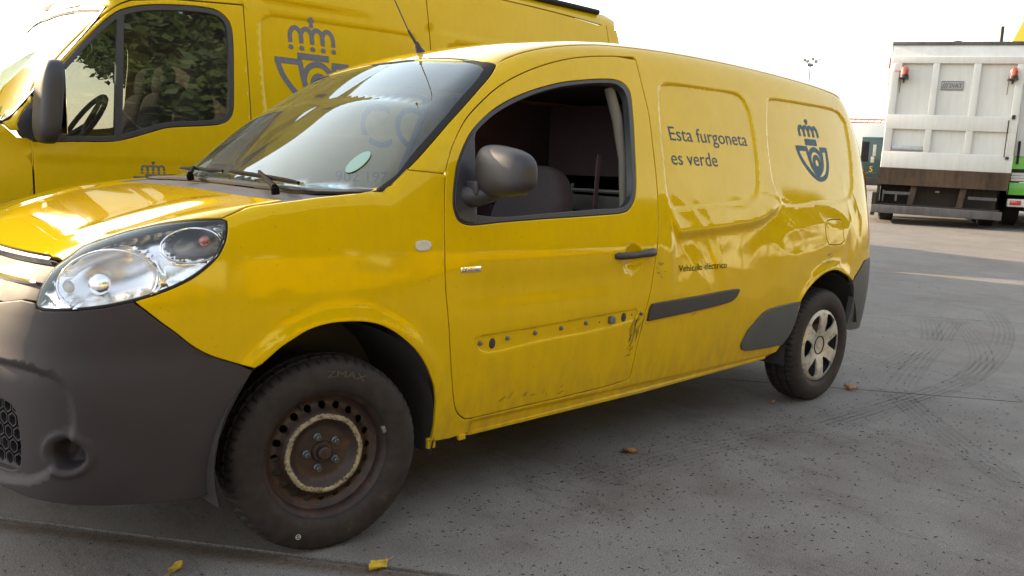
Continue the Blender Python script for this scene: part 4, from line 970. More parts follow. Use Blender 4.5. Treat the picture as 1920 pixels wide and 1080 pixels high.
panel('wheel_arch_trim',Body(KF,0,None),'side',[trl],M['trim'],van,step=.02,gap=0,off=.010,thick=.02)
# rear bumper
rb=np.array([(p[0],p[1],p[2]) for p in O['rbump']]); rbi=np.array(O['rbump_in'])
thr=lambda Q: np.array([(math.atan2(p[1],p[0]-2.95),p[2]) for p in Q])
rcn=thr([corner_point(.79)])[0]
rb_l=cat(thr(rbi),[(-1.05,.36),(-.7,.34),(0,.33)],[(0,.62),(-.45,.63),(-.72,.66),(rcn[0],.785)],thr(rb)[::-1][:-1])
rb_loop=cat(rb_l[:8],[(-a,b_) for a,b_ in (rb_l[:7])[::-1]],[(-a,b_) for a,b_ in rb_l[8:][::-1]],rb_l[8:])
half=cat([(0,.33),(-.7,.34),(-1.05,.36)],thr(rbi)[::-1],thr(rb)[1:],[(rcn[0],.785)],[(-.72,.70),(-.45,.66),(0,.65)])
rb_loop=cat(half,[(-a,b_) for a,b_ in half[::-1][1:-1]])
panel('rear_bumper',B0,'cylr',[rb_loop],M['trim'],van,step=.03,gap=.001,off=.006,thick=.03,usc=.8)
# under structure
mb=MB(); mb.box(-.62,3.50,-.60,.60,.24,.36,.03); mb.box(-.55,.45,-.48,.48,.36,.95); mb.box(3.4,3.62,-.70,.70,.36,.60); mb.box(.42,2.55,-.835,.835,.315,.36)
mb.build('underbody',M['dark'],van)
mb=MB(); mb.tube([(.44,-.80,.285),(.56,-.84,.282),(1.5,-.858,.296),(2.5,-.852,.318)],[.010,.012,.012,.010],6); mb.build('sill_flange',M['paint'],van)
mb=MB(); mb.box(.365,.400,-.862,-.846,.262,.300,.004); mb.build('sill_bracket',M['paint'],van); mb=MB(); mb.box(.50,.53,-.866,-.850,.268,.290,.003); mb.build('sill_bracket',M['paint'],van)
def well(cx,cz,Ra,a0,a1,yi):
    m_=MB(); prof=np.linspace(R_(a0),R_(a1),30); vs=[];fs=[]
    for a in prof:
        for y in (-.872,-.80,-.55,yi): vs.append((cx+(Ra+(.0 if y>-.87 else -.006))*math.cos(a),y,cz+Ra*math.sin(a)))
    for i in range(len(prof)-1):
        for k in range(3): fs.append((i*4+k,i*4+k+1,i*4+k+5,i*4+k+4))
    c=len(vs); vs.append((cx,yi,cz)); 
    for i in range(len(prof)-1): fs.append((i*4+3,i*4+7,c))
    m_.add(vs,fs); o=m_.build('wheel_arch_liner',M['liner'],van,ang=50); return o
well(-.004,.345,.395,-15,195,-.50); mirrored(well(-.004,.345,.396,-15,195,-.501),0,van,'wheel_arch_liner')
well(3.06,.325,.400,12,190,-.50); mirrored(well(3.06,.325,.401,12,190,-.501),0,van,'wheel_arch_liner')
# print on the flank
L0=Body(KF,0,van_disp(True))
words('lettering',L0,'Esta furgoneta',1.712,1.376,.625,.062,M['blue'],van,off=.0012)
words('lettering',L0,'es verde',1.695,1.270,.352,.062,M['blue'],van,off=.0012)
words('lettering',L0,'Vehículo eléctrico',1.672,.809,.360,.029,M['matt'],van,off=.0030,cell=.012)
dec('posthorn_emblem',L0,'side',emblem(2.820,1.223,.338,.163,.026),M['blue'],van,off=.0012)
def scuffs(regions):
    out=[]
    for (x0,x1,z0,z1,n,an,ln) in regions:
        for i in range(n):
            x=rng.uniform(x0,x1); z=rng.uniform(z0,z1); a=R_(an+rng.normal(0,22)); l=ln*rng.uniform(.3,1.2); k=4
            pts=[(x+math.cos(a)*l*t+rng.normal(0,.002),z+math.sin(a)*l*t+rng.normal(0,.002)) for t in np.linspace(0,1,k)]
            out.append(stroke(pts,rng.uniform(.0008,.0028)))
    return out
o=dec('scuff_marks',L0,'side',scuffs([(1.345,1.435,.53,.62,22,60,.05),(1.335,1.37,.47,.53,8,40,.03),(.60,1.0,.37,.40,9,30,.03),(1.50,1.56,.80,.86,9,0,.02),(1.62,1.8,.58,.64,5,60,.03)]),M['dark'],van,off=.0008,cell=0); o['kind']='stuff'
o=dec('grey_scrapes',L0,'side',scuffs([(2.88,3.08,.755,.79,8,8,.10),(2.95,3.1,.82,.83,4,4,.08),(1.35,1.43,.53,.62,6,30,.02)]),M['oldblue'],van,off=.0009,cell=0); o['kind']='stuff'
# aerial
a0=onK(.93,.02,.0); A=MB(); A.tube([a0+np.array([.02,0,-.01]),a0+np.array([.0,0,.018]),a0+np.array([-.012,0,.045])],[.026,.016,.009],12)
tip=np.array([a0[0]-.185,a0[1]+.02,a0[2]+.32]); base=A.build('aerial_base',M['plastic'],van,ang=50)
A=MB(); d_=tip-a0; A.tube([a0+np.array([-.010,0,.035]),a0+d_*.28,a0+d_*.29,a0+d_*1.5],[.008,.006,.0030,.0022],8); A.build('aerial_mast',M['plastic'],van)
# ---- wheels
def tyre_mesh():
    prof=[(.200,-.068),(.206,-.084),(.216,-.092),(.236,-.0975),(.262,-.0985),(.283,-.094),(.298,-.086),(.306,-.078),(.311,-.068),(.3135,-.056),(.3135,-.050),(.3065,-.0485),(.3065,-.0425),(.315,-.041),(.316,-.006),(.3165,-.0045),(.3090,-.004),(.3090,.004),(.3165,.0045),(.316,.041),(.3065,.0425),(.3065,.0485),(.3135,.050),(.3135,.056),(.311,.068),(.306,.078),(.298,.086),(.283,.094),(.262,.0985),(.236,.0975),(.216,.092),(.206,.084),(.200,.068)]
    blk={7,8,9,24,25}
    def mod(i,k):
        if i in (7,8,9,23,24,25): return -.0065 if k%5==0 else 0
        if i in (13,14,19) : return -.005 if (k+2)%6==0 else 0
        return 0
    mb=MB(); mb.lathe(prof,300,'y',mod=mod); return mb
tb=tyre_mesh(); me_ty=bpy.data.meshes.new('tyre'); me_ty.from_pydata(tb.v,[],tb.f); bm=bmesh.new(); bm.from_mesh(me_ty); bmesh.ops.recalc_face_normals(bm,faces=bm.faces); bm.to_mesh(me_ty); bm.free()
me_ty.polygons.foreach_set('use_smooth',[True]*len(me_ty.polygons)); me_ty.set_sharp_from_angle(angle=R_(38)); me_ty.materials.append(M['tyre'])
def radial(loops, fn, thick, name, mat, parent, step=.01):
    """flat outline with holes in the wheel plane, pushed to y = fn(r)"""
    V2,T,ids=cdt([np.asarray(q,float) for q in loops],step); r=np.hypot(V2[:,0],V2[:,1]); Y=fn(r)
    V=[(a,y,c_) for (a,c_),y in zip(V2,Y)]; F=[tuple(t_) for t_ in T]; 
    for idx in ids:
        k=len(V); m=len(idx); V+=[(V2[i][0],Y[i]+thick,V2[i][1]) for i in idx]
        F+=[(idx[i],idx[(i+1)%m],k+(i+1)%m,k+i) for i in range(m)]
    mb=MB(); mb.add(V,F); return mb.build(name,mat,parent,ang=40)
circ=lambda r,n,cx=0,cz=0:[(cx+r*math.cos(2*math.pi*i/n),cz+r*math.sin(2*math.pi*i/n)) for i in range(n)]
def flat_y(xs,ys):
    f=spline(list(zip(xs,ys))); return f
def wheel_base(loc,rot,steel):
    w=bpy.data.objects.new('tyre',me_ty); COL.objects.link(w); w.name='wheel'; adopt(w,van); w.location=loc; w.rotation_euler=(0,0,rot)
    return w
# tread lettering on the side wall
w1=wheel_base((0,-.76,.312),R_(-8.824),True); w1['label']='front wheel with rusty bare steel rim'
mb=MB(); mb.lathe([(.196,.07),(.190,.03),(.186,-.04),(.188,-.055),(.194,-.066),(.199,-.072),(.2035,-.078),(.207,-.077),(.207,-.071),(.200,-.064)],96,'y'); mb.build('rim',M['steelwheel'],w1,ang=45)
yf=flat_y([0,.03,.05,.075,.095,.108,.120,.132,.145,.160,.175,.190],[-.030,-.031,-.030,-.031,-.036,-.052,-.060,-.052,-.036,-.026,-.030,-.045])
vent=[circ(.0125,12,.1545*math.cos(a),.1545*math.sin(a)) for a in np.arange(20)*math.pi/10]
bolts_h=[circ(.008,8,.0535*math.cos(a+.3),.0535*math.sin(a+.3)) for a in np.arange(5)*2*math.pi/5]
radial([circ(.189,90)]+vent,yf,.008,'wheel_disc',M['steelwheel'],w1,step=.009)
mb=MB(); ring=[]
mb.lathe([(.1125,-.0560),(.115,-.0590),(.118,-.0608),(.121,-.0610),(.125,-.0595),(.128,-.0568),(.1295,-.0540)],160,'y',mod=lambda i,k: (.0010*math.sin(k*1.7)+.0012*math.sin(k*.31+1)) if i in (0,6) else 0); mb.build('dried_dirt_ring',M['dirtring'],w1,ang=60)
mb=MB(); mb.lathe([(.036,-.030),(.034,-.040),(.030,-.044),(.024,-.044),(.022,-.060),(.017,-.064),(.0001,-.064)],40,'y'); mb.build('hub',M['steelwheel'],w1)
for k in range(5):
    a=R_(72*k+36); mb=MB(); mb.T=Matrix.Translation((.0535*math.cos(a),-.034,.0535*math.sin(a)))
    mb.lathe([(.0125,.004),(.0125,-.003),(.0095,-.006)],16,'y'); mb.lathe([(.0095,-.003),(.0095,-.018),(.0075,-.020),(.006,-.020),(.0055,-.013),(.0001,-.013)],6,'y'); mb.build('wheel_bolt',M['steel'],w1,ang=30)
mb=MB(); a=R_(17); mb.T=Matrix.Rotation(-a,4,'Y'); mb.box(.195,.209,-.085,-.070,-.012,.012,.002); mb.build('balance_weight',M['metal_bar'],w1)
mb=MB(); a=R_(118); mb.tube([(.186*math.cos(a),-.055,.186*math.sin(a)),(.180*math.cos(a),-.085,.180*math.sin(a))],.005,8); mb.build('valve',M['rubber'],w1)
# raised lettering on the front tyre
(vs,fs),wd=text_polys('ZMAX',0,0,1,1); out=[]
for s_,a_c,dr in (('ZMAX',78,.0),):
    V=[];Fq=[]
    for (a,c_) in vs:
        th=R_(a_c)-((a/wd)-.5)*.50+R_(0); r=.258+c_*.030; V.append((r*math.cos(th),-.0995,r*math.sin(th)))
    mb=MB(); mb.add(V,[tuple(f) for f in fs]); mb.build('tyre_lettering',plain('tyre_lettering_rubber',(.055,.045,.042),.5),w1,smooth=False)
mb=MB(); a=R_(-113); mb.T=Matrix.Translation((.262*math.cos(a),-.0992,.262*math.sin(a))); mb.lathe([(.0085,0),(.0085,-.001),(.0065,-.001),(.0065,0)],20,'y',closed=True); mb.box(-.006,.006,-.001,0,-.001,.001); mb.build('tyre_dot',M['white_plastic'],w1)
w2=wheel_base((3.081,-.766,.312),0,False); w2['label']='rear wheel with scuffed six-spoke hubcap'
mb=MB(); mb.lathe([(.19,.06),(.186,.0),(.186,-.05),(.196,-.07),(.205,-.076),(.205,-.070)],72,'y'); mb.build('rim',M['dark'],w2)
hc=flat_y([0,.02,.05,.08,.12,.15,.175,.190,.200],[-.072,-.073,-.076,-.084,-.092,-.094,-.092,-.088,-.080])
wins=[]
for k in range(6):
    a=R_(60*k); pts=[]
    for rr,da in ((.082,-3),(.10,-10),(.13,-14.5),(.160,-17),(.178,-15),(.183,-6),(.183,6),(.178,15),(.160,17),(.13,14.5),(.10,10),(.082,3)):
        pts.append((rr*math.cos(a+R_(da)),rr*math.sin(a+R_(da))))
    wins.append(smooth_loop(pts,100,.01))
slots=[]
hcap=radial([circ(.200,90)]+wins,hc,.010,'hubcap',M['hubcap'],w2,step=.008)
mb=MB(); mb.lathe([(.050,-.079),(.047,-.070),(.0001,-.068)],36,'y'); mb.build('hubcap_centre',M['hubcap'],w2)
mb=MB(); mb.lathe([(.052,-.0805),(.0475,-.0800),(.047,-.076),(.052,-.076)],40,'y',closed=True); mb.build('centre_ring',M['dark'],w2)
mb=MB(); mb.lathe([(.0001,-.030),(.08,-.030),(.14,-.035),(.186,-.045)],40,'y'); mb.build('wheel_disc',M['dark'],w2)
for lx,ly,rt in ((0,.76,R_(-9)+math.pi),(3.081,.766,math.pi)):
    w=wheel_base((lx,ly,.312),rt,True); src=w1 if lx==0 else w2
    for ch in list(src.children):
        if ch.name.startswith(('rim','wheel_disc','hub')): c=ch.copy(); COL.objects.link(c); c.parent=w
# ---- cabin
cab=MB(); cab.box(.42,3.3,-.80,.80,.36,.42); cab.box(1.05,1.30,-.70,.70,.42,.62,.03); cab.build('cabin_floor',M['interior'],van)
d_=MB(); d_.T=Matrix.Identity(4)
prof=[(.02,1.085),(.25,1.075),(.48,1.035),(.56,.98),(.58,.90),(.52,.80),(.30,.79),(.0,.79)]
n=len(prof); vs=[(a,s*.76,c_) for s in (-1,1) for a,c_ in prof]; d_.add(vs,[tuple(range(n)),tuple(range(2*n-1,n-1,-1))]+[(i,(i+1)%n,(i+1)%n+n,i+n) for i in range(n)]); d_.build('dashboard',M['interior'],van,ang=25)
sw=MB(); sw.T=Matrix.Translation((.66,-.36,.97))@Matrix.Rotation(R_(-62),4,'Y'); sw.lathe([(.185+.014*math.cos(a),.014*math.sin(a)) for a in np.linspace(0,2*math.pi,11)[:-1]],40,'z',closed=True)
for a in (0,R_(130),R_(230)): sw.tube([(0,0,-.02),(.18*math.cos(a),.18*math.sin(a),0)],[.022,.014],8)
sw.lathe([(.055,-.01),(.05,.01),(.0001,.015)],20,'z'); sw.build('steering_wheel',M['interior'],van)
for y in (-.36,.36):
    s_=MB(); v,f=superell((1.05,y,.66),(.26,.24,.09),(.5,.45)); s_.add(v,f); st=s_.build('seat',M['seat'],van,ang=60)
    s_=MB(); s_.T=Matrix.Translation((1.27,y,.94))@Matrix.Rotation(R_(14),4,'Y'); v,f=superell((0,0,0),(.075,.235,.31),(.55,.5),mod=lambda p:[p[0],p[1]*(1-.22*max(0,p[2])/.31),p[2]]); s_.add(v,f).build('seat_back',M['seat'],st,ang=60)
bk=MB(); bk.box(1.56,1.585,-.82,.82,.42,1.04); bk.build('bulkhead',M['interior'],van)
bk=MB()
bk.tube([(1.57,-.80,1.14),(1.57,.80,1.14)],.010,8); bk.box(1.565,1.58,-.80,.80,1.05,1.12)
for y in (-.34,-.20,.35,.5): bk.tube([(1.57,y,1.03),(1.57,y,1.17)],.008,8)
bk.build('bulkhead_grille',M['metal_bar'],van)
bk=MB(); bk.box(2.35,2.38,-.62,.62,.40,1.60); bk.box(2.35,2.38,-.76,.76,.40,1.20); bk.build('cargo_wall',M['interior'],van)
hlr=MB(); hlr.box(.84,3.40,-.645,.645,1.628,1.636); hlr.build('headliner',M['interior'],van)
# inner door skins so the cabin is closed and dark
for s in (-1,1):
    t_=MB(); t_.box(.50,1.38,s*.845-.004,s*.845+.004,.40,1.02); t_.box(1.62,2.6,s*.78-.004,s*.78+.004,.42,1.20); t_.build('inner_door_trim',M['interior'],van)
    vs=[];fs=[]
    xs=np.linspace(1.60,3.25,14); zs=np.linspace(1.15,1.60,6)
    for x in xs:
        for z in zs: vs.append((x,s*(K_side(x,z)-.10),z))
    for i in range(13):
        for k in range(5): fs.append((i*6+k,i*6+k+1,i*6+k+7,i*6+k+6))
    t_=MB(); t_.add(vs,fs).build('inner_side_trim',M['interior'],van)
bt=MB(); 
def strip(p,q,w,name,mat):
    p=Vector(p);q=Vector(q); d=(q-p).normalized(); s_=d.cross(Vector((.3,-1,0))).normalized()*w/2; k=MB(); nrm=s_.cross(d).normalized()*.0015
    k.add([p-s_-nrm,p+s_-nrm,q+s_-nrm,q-s_-nrm,p-s_+nrm,p+s_+nrm,q+s_+nrm,q-s_+nrm],[(0,1,2,3),(7,6,5,4),(0,1,5,4),(1,2,6,5),(2,3,7,6),(3,0,4,7)]); return k.build(name,mat,van)
bp_=[(1.44,-.655,1.58),(1.462,-.69,1.45),(1.452,-.742,1.28),(1.425,-.78,1.07)]
k=MB(); 
for a,b_ in zip(bp_[:-1],bp_[1:]): pass
k.tube(bp_,[.022,.024,.020,.016],10); k.build('pillar_trim',M['belt'],van,ang=60)
strip((1.46,-.60,1.30),(1.43,-.60,.85),.04,'seat_belt',M['interior'])

# ------------------------------------------------------------------ large yellow van behind
YC=2.75
MF=lambda x,y,z: M_F(x,y,z)
MP1=smooth_loop(cat(xz(O['M_emb1']),[(2.255,1.50),(2.18,1.42),(1.15,1.40),(1.085,1.50)]),50,.03)
def big_disp(Q):
    x,z=Q[:,0],Q[:,2]; out=np.zeros(len(x))
    out+=.007*sstep(.004,-.010,local_sd(MP1,x,z,.04))
    P2_=MP1.copy(); P2_[:,0]=P2_[:,0]+1.42
    out+=.007*sstep(.004,-.010,local_sd(P2_,x,z,.04))
    out+=.005*sstep(.004,-.004,z-1.19)-.0*z
    out+=.005*sstep(.012,0,np.abs(z-(2.19-.012*(x-1.2))))*sstep(1.08,1.15,x)*sstep(4.2,4.1,x)
    return out
G=Body(MF,YC,big_disp)
big=thing('large_van','big yellow panel van with black mirror and post horn emblem, parked behind the small van','van',(1.6,YC,0))
dfm=sl(xz(O['M_doorf']),corner=60,step=.03,closed=False)
mdoor=cat([(-.205,.42)],[(-.205,.8)],dfm,[(.55,2.105),(.98,2.135)],[(.979,.42)])
mwin=sl(xz(O['M_win']),corner=45,step=.03)
panel('front_door',G,'side',[mdoor,mwin],M['paint_dull'],big,step=.035,gap=.004)
ztop=2.455
mps=[(-.342,1.43),(-.20,1.60),(0,1.832),(.14,2.0),(.235,2.12)]
P_,_=G.map('top',np.stack([np.linspace(.30,4.40,40),np.full(40,YC-.80)],1)); topm=[(p[0],p[2]) for p in P_]
rearm=[(4.44,2.42),(4.445,1.8),(4.45,1.2),(4.45,.45)]
archm=[(3.35+.42*math.cos(a),.36+.42*math.sin(a)) for a in np.linspace(0,math.pi,24)]; archf=[(-.55+.42*math.cos(a),.36+.42*math.sin(a)) for a in np.linspace(0,math.pi,24)]
side1=cat([(.979,.36)],[(.979,2.135),(.55,2.105)],dfm[::-1],[(-.205,.8),(-.205,.36)],[( -.13,.34)])
bns=[(-1.06,YC-.80),(-.95,YC-.83),(-.78,YC-.855),(-.60,YC-.87),(-.47,YC-.905),(-.345,YC-.935)]
P_,_=Gp.map('top',np.array(bns)) if False else Body(MF,YC,None).map('top',np.array(bns)); wt_=[(p[0],p[2]) for p in P_][::-1]
frontw=cat([(-.205,.42),(-.205,.8),(-.205,1.29)],[(-.205,1.30)],[(-.27,1.30)],wt_,[(-1.065,.85),(-1.055,.45)],[(-.97,.36)],archf[::-1][1:-1],[(-.205,.36)])
frame=cat([(.979,2.135),(.55,2.105)],dfm[::-1][:-2],[(-.205,1.33),(-.30,1.33),(-.342,1.40)],mps[1:],topm,rearm,[(3.77,.36)],archm[1:-1],[(2.93,.36),(.979,.36)])
gap2=[(2.352,.36),(2.352,2.40)]
panel('front_wing',G,'side',[frontw],M['paint_dull'],big,step=.05,gap=.004)
f_left=cat([(.979,.36),(.979,2.135),(.55,2.105)],dfm[::-1][:-2],[(-.205,1.33),(-.30,1.33),(-.342,1.40)],mps[1:],[p for p in topm if p[0]<2.34],[(2.352,topm[int(np.argmin([abs(p[0]-2.352) for p in topm]))][1])],[(2.352,.36)])
f_right=cat([(2.352,.36),(2.352,topm[int(np.argmin([abs(p[0]-2.352) for p in topm]))][1])],[p for p in topm if 2.37<p[0]<4.28],[(4.29,2.47),(4.285,1.8),(4.28,1.2),(4.28,.36),(3.77,.36)],archm[1:-1])
embf=[np.vstack([q,q[:1]]) for q in (MP1,inset(MP1,.012))]
panel('body_side',G,'side',[f_left],M['paint_dull'],big,step=.03,gap=.004,feats=embf)
P2_=MP1.copy(); P2_[:,0]+=1.42
panel('body_side',G,'side',[f_right],M['paint_dull'],big,step=.03,gap=.004,feats=[np.vstack([P2_,P2_[:1]])])
f_corner=cat([(4.29,2.47),(4.285,1.8),(4.28,1.2),(4.28,.40)],[(4.44,.45),(4.44,1.2),(4.44,1.8),(4.43,2.40),(4.38,2.46)])
panel('corner_panel',G,'side',[f_corner],M['paint_dull'],big,step=.03,gap=.004)
# far flank, roof, front and rear
Gp=Body(MF,YC,None)
whole=cat([(-1.05,.45),(-1.12,.85),(-1.05,1.06),(-.80,1.20),(-.50,1.30),(-.342,1.40)],mps[1:],topm,rearm)
wf=[(p[0],p[1]) for p in mwin]
tmp=panel('body_side',Gp,'side',[whole,inset(mwin,.0)],M['paint_dull'],big,step=.07,gap=.002,roll=False); mirrored(tmp,YC,big,'body_side'); me_=tmp.data; bpy.data.objects.remove(tmp); bpy.data.meshes.remove(me_)
tmp=panel('side_window',Gp,'side',[inset(mwin,-.004)],M['sideglass'],big,step=.07,gap=0,thick=0,roll=False,off=-.004); mirrored(tmp,YC,big,'side_window'); me_=tmp.data; bpy.data.objects.remove(tmp); bpy.data.meshes.remove(me_)
rr=cat([(.245,YC-.80)],[(x,YC-.80) for x in np.linspace(.30,4.40,30)]); rr=cat([(.17,YC),(.19,YC-.4)],rr,[(4.44,YC-.75)]); rr=cat(rr,[(a,2*YC-b_) for a,b_ in rr[::-1][:-1]])
panel('roof',Gp,'top',[rr],M['paint_dull'],big,step=.07,gap=.003,roll=False)
def scr_xy(x,y): return (x,y)
ws=[(-.445,YC),(-.435,YC-.40),(-.375,YC-.75),(-.325,YC-.925),(-.17,YC-.915),(.03,YC-.895),(.16,YC-.875),(.222,YC-.84),(.185,YC-.4),(.165,YC)]
ws=cat(ws,[(a,2*YC-b_) for a,b_ in ws[::-1][1:-1]])
panel('windscreen_seal',Gp,'top',[ws,inset(ws,.035)],M['rubber'],big,step=.05,gap=.002,roll=False)
panel('windscreen_moulding',Gp,'top',[inset(ws,.006),inset(ws,.022)],M['chrome_soft'],big,step=.05,gap=0,roll=False,off=.004,thick=.003)
panel('windscreen',Gp,'top',[inset(ws,.034)],M['glass'],big,step=.06,gap=0,thick=0,roll=False,off=-.003)
bnf=[(-1.345,YC),(-1.33,YC-.30),(-1.26,YC-.56),(-1.15,YC-.72),(-1.06,YC-.80)]
bn=bnf+bns[1:]+[(-.385,YC-.75),(-.445,YC-.40),(-.455,YC)]
bn=cat(bn,[(a,2*YC-b_) for a,b_ in bn[::-1][1:-1]])
panel('bonnet',Gp,'top',[bn],M['paint_dull'],big,step=.06,gap=.004)
th=lambda x,y: math.atan2(y-YC,.1-x)
fbm=cat([(-1.02,.36),(1.02,.36)],[(1.02,.78),(.62,.90),(0,.92),(-.62,.90),(-1.02,.78)])
panel('front_bumper',Gp,'cyl',[cat([(-.665,.34),(.665,.34)],[(.665,.66),(-.665,.66)])],M['trim'],big,step=.05,gap=.003,off=.03,thick=.04)
P_,_=Gp.map('top',np.array(bnf)); gt=[(math.atan2(p[1]-YC,.1-p[0]),p[2]) for p in P_]
panel('front_grille',Gp,'cyl',[cat([(-.665,.66),(.665,.66)],[(-a,b_) for a,b_ in gt[::-1]],gt[1:])],M['paint_dull'],big,step=.05,gap=.003)
panel('air_intake',Gp,'cyl',[np.array([(-.30,.72),(.30,.72),(.27,.90),(-.27,.90)])],M['matt'],big,step=.05,gap=0,off=.004)
for s in (-1,1): panel('headlamp',Gp,'cyl',[np.array([(s*.34,.76),(s*.60,.76),(s*.63,.96),(s*.40,.92)])],M['white_plastic'],big,step=.05,gap=.003,off=.012)
panel('rear_doors',Gp,'rear',[cat([(YC-.86,.45),(YC+.86,.45)],[(YC+.86,2.2),(YC+.76,2.45),(YC-.76,2.45),(YC-.86,2.2)])],M['paint_dull'],big,step=.1,gap=.003,roll=False)
for s in (-1,1):
    mb=MB(); mb.box(4.43,4.52,YC+s*.93-.035,YC+s*.93+.035,1.05,1.65,.01); mb.build('tail_lamp',M['red_lamp'],big)
# side window with frame, divider and sail
panel('window_surround',G,'side',[mwin,inset(mwin,.030)],M['plastic'],big,step=.04,gap=.001,thick=.03,off=-.002)
panel('side_window',Gp,'side',[inset(mwin,.028)],M['sideglass'],big,step=.05,gap=0,thick=0,roll=False,off=-.014)
dv=np.array([(.255,1.99),(.292,2.01),(.232,1.30),(.192,1.29)]); panel('window_divider',Gp,'side',[dv],M['plastic'],big,step=.05,gap=0,off=-.002,thick=.03,roll=False)
sm=np.array([(-.268,1.363),(-.249,1.405),(-.19,1.485),(-.12,1.57),(-.045,1.66),(-.045,1.30),(-.21,1.286),(-.256,1.313)])
panel('mirror_base_plate',Gp,'side',[sm],M['plastic'],big,step=.04,gap=0,off=.004,thick=.01)
m_=MB(); v,f=superell((-.150,1.58,1.475),(.075,.115,.205),(.55,.6),mod=lambda p:[p[0]*(1 if p[0]<0 else .45)+.02*p[2]/.2,p[1],p[2]*(1.0)]); mh=m_.add(v,f).build('mirror_housing',M['plastic'],big,ang=60)
m_=MB(); m_.tube([(-.13,1.64,1.40),(-.12,1.70,1.38),(-.14,1.79,1.38)],[.05,.045,.05],12); m_.tube([(-.13,1.64,1.55),(-.12,1.70,1.54),(-.12,1.80,1.52)],[.03,.03,.035],12); m_.build('mirror_arm',M['plastic'],mh)
m_=MB(); m_.box(-.112,-.108,1.49,1.67,1.32,1.63,.002); m_.build('mirror_glass',M['chrome'],mh)
m_=MB(); v,f=superell((-.150,2*YC-1.58,1.475),(.075,.115,.205),(.55,.6)); mh=m_.add(v,f).build('mirror_housing',M['plastic'],big,ang=60)
# print
W0=Body(MF,YC,big_disp)
dec('posthorn_emblem',W0,'side',emblem(1.174,1.545,.50,.292,.036,dots=True),M['oldblue'],big,off=.0015,cell=.06)
dec('crown_emblem',W0,'side',emblem(.292,1.015,.20,.092,.014,dots=True),M['oldblue'],big,off=.0015,cell=.06)
words('lettering',W0,'CORREOS',1.72,1.335,1.75,.29,M['blue'],big,off=.0015,cell=.08)
words('lettering',W0,'902 197 197',1.535,1.105,.62,.068,M['navy'],big,off=.0015,cell=.08)
words('lettering',W0,'www.correos.es',1.60,1.045,.34,.026,M['navy'],big,off=.0015,cell=.08)
rl=MB(); 
P_,n_2=Gp.map('top',np.stack([np.linspace(3.2,4.24,8),np.full(8,YC-.74)],1)); rl.tube([p+np.array([0,0,.022]) for p in P_],.022,8); rl.build('roof_rail',M['rubber'],big)
rl=MB(); rl.box(3.25,3.75,YC-.35,YC+.2,2.56,2.70,.04); rl.build('roof_vent',M['white_plastic'],big)
for x in (-.55,3.35):
    for s in (-1,1):
        w=bpy.data.objects.new('wheel',me_ty); COL.objects.link(w); adopt(w,big); w.location=(x,YC+s*.86,.335); w.scale=(1.07,1.07,1.07); w.rotation_euler=(0,0,0 if s<0 else math.pi)
        for ch in w1.children:
            if ch.name.startswith(('rim','wheel_disc','hub')): c=ch.copy(); COL.objects.link(c); c.parent=w
mb=MB(); mb.box(-1.1,4.35,YC-.62,YC+.62,.28,.50); mb.box(-1.0,-.42,YC-.70,YC+.70,.5,.95); mb.build('underbody',M['dark'],big)
for x in (-.55,3.35):
    for s in (-1,1):
        m_=MB(); pr=np.linspace(0,math.pi,20); vs=[(x+.425*math.cos(a),YC+s*yy,.36+.425*math.sin(a)) for a in pr for yy in (.985,.55)]; m_.add(vs,[(2*i,2*i+1,2*i+3,2*i+2) for i in range(19)]).build('wheel_arch_liner',M['liner'],big)
mb=MB(); mb.box(1.04,1.07,YC-.86,YC+.86,.5,2.4); mb.build('bulkhead',M['interior'],big)
mb=MB(); mb.box(.30,1.0,YC-.72,YC+.72,2.17,2.20); mb.build('headliner',M['interior'],big)
mb=MB(); pf=[(-.40,1.33),(-.15,1.28),(.02,1.18),(.05,.85),(-.40,.80)]; n=5
mb.prism(pf,YC-.84,YC+.84,'y'); mb.build('dashboard',M['interior'],big,ang=25)
mb=MB(); mb.T=Matrix.Translation((.20,YC-.42,1.40))@Matrix.Rotation(R_(-55),4,'Y'); mb.lathe([(.20+.015*math.cos(a),.015*math.sin(a)) for a in np.linspace(0,2*math.pi,9)[:-1]],32,'z',closed=True)
for a in (0,2.1,4.2): mb.tube([(0,0,-.02),(.2*math.cos(a),.2*math.sin(a),0)],[.02,.014],6)
mb.build('steering_wheel',M['interior'],big)
for y in (YC-.42,YC+.25,YC+.60):
    s_=MB(); s_.T=Matrix.Translation((.82,y,1.30))@Matrix.Rotation(R_(10),4,'Y'); v,f=superell((0,0,0),(.07,.20,.36),(.5,.5)); s_.add(v,f); v,f=superell((.02,0,.45),(.05,.13,.10),(.6,.6)); s_.add(v,f); s_.build('seat_back',M['seat'],big,ang=60)
# ------------------------------------------------------------------ more vans: unseen ones added to shade the yard, and a row across the lane
def clone(label,dx,dy,rot=0,grp='yellow delivery vans parked in rows'):
    c=copy_tree(big); x=big.location.x+dx; y=big.location.y+dy; c.location=(x,y,float(terrain(x,y))); c.rotation_euler=(0,0,rot); c['label']=label; c['group']=grp; return c
clone('unseen yellow panel van behind the big van, added to shade the yard',3.08,2.2)
clone('unseen yellow panel van standing crosswise, added to cast the far shadow edge',7.1,4.65,math.pi/2)
clone('unseen yellow panel van left of the big van, added to shade the foreground',-4.6,2.35)
clone('yellow panel van across the lane, opposite the front wheel',-3.5,-15.5,math.pi)
clone('yellow panel van across the lane, opposite the side door',3.2,-15.0,math.pi)
clone('yellow panel van across the lane, farthest to the right',9.8,-16.2,math.pi)
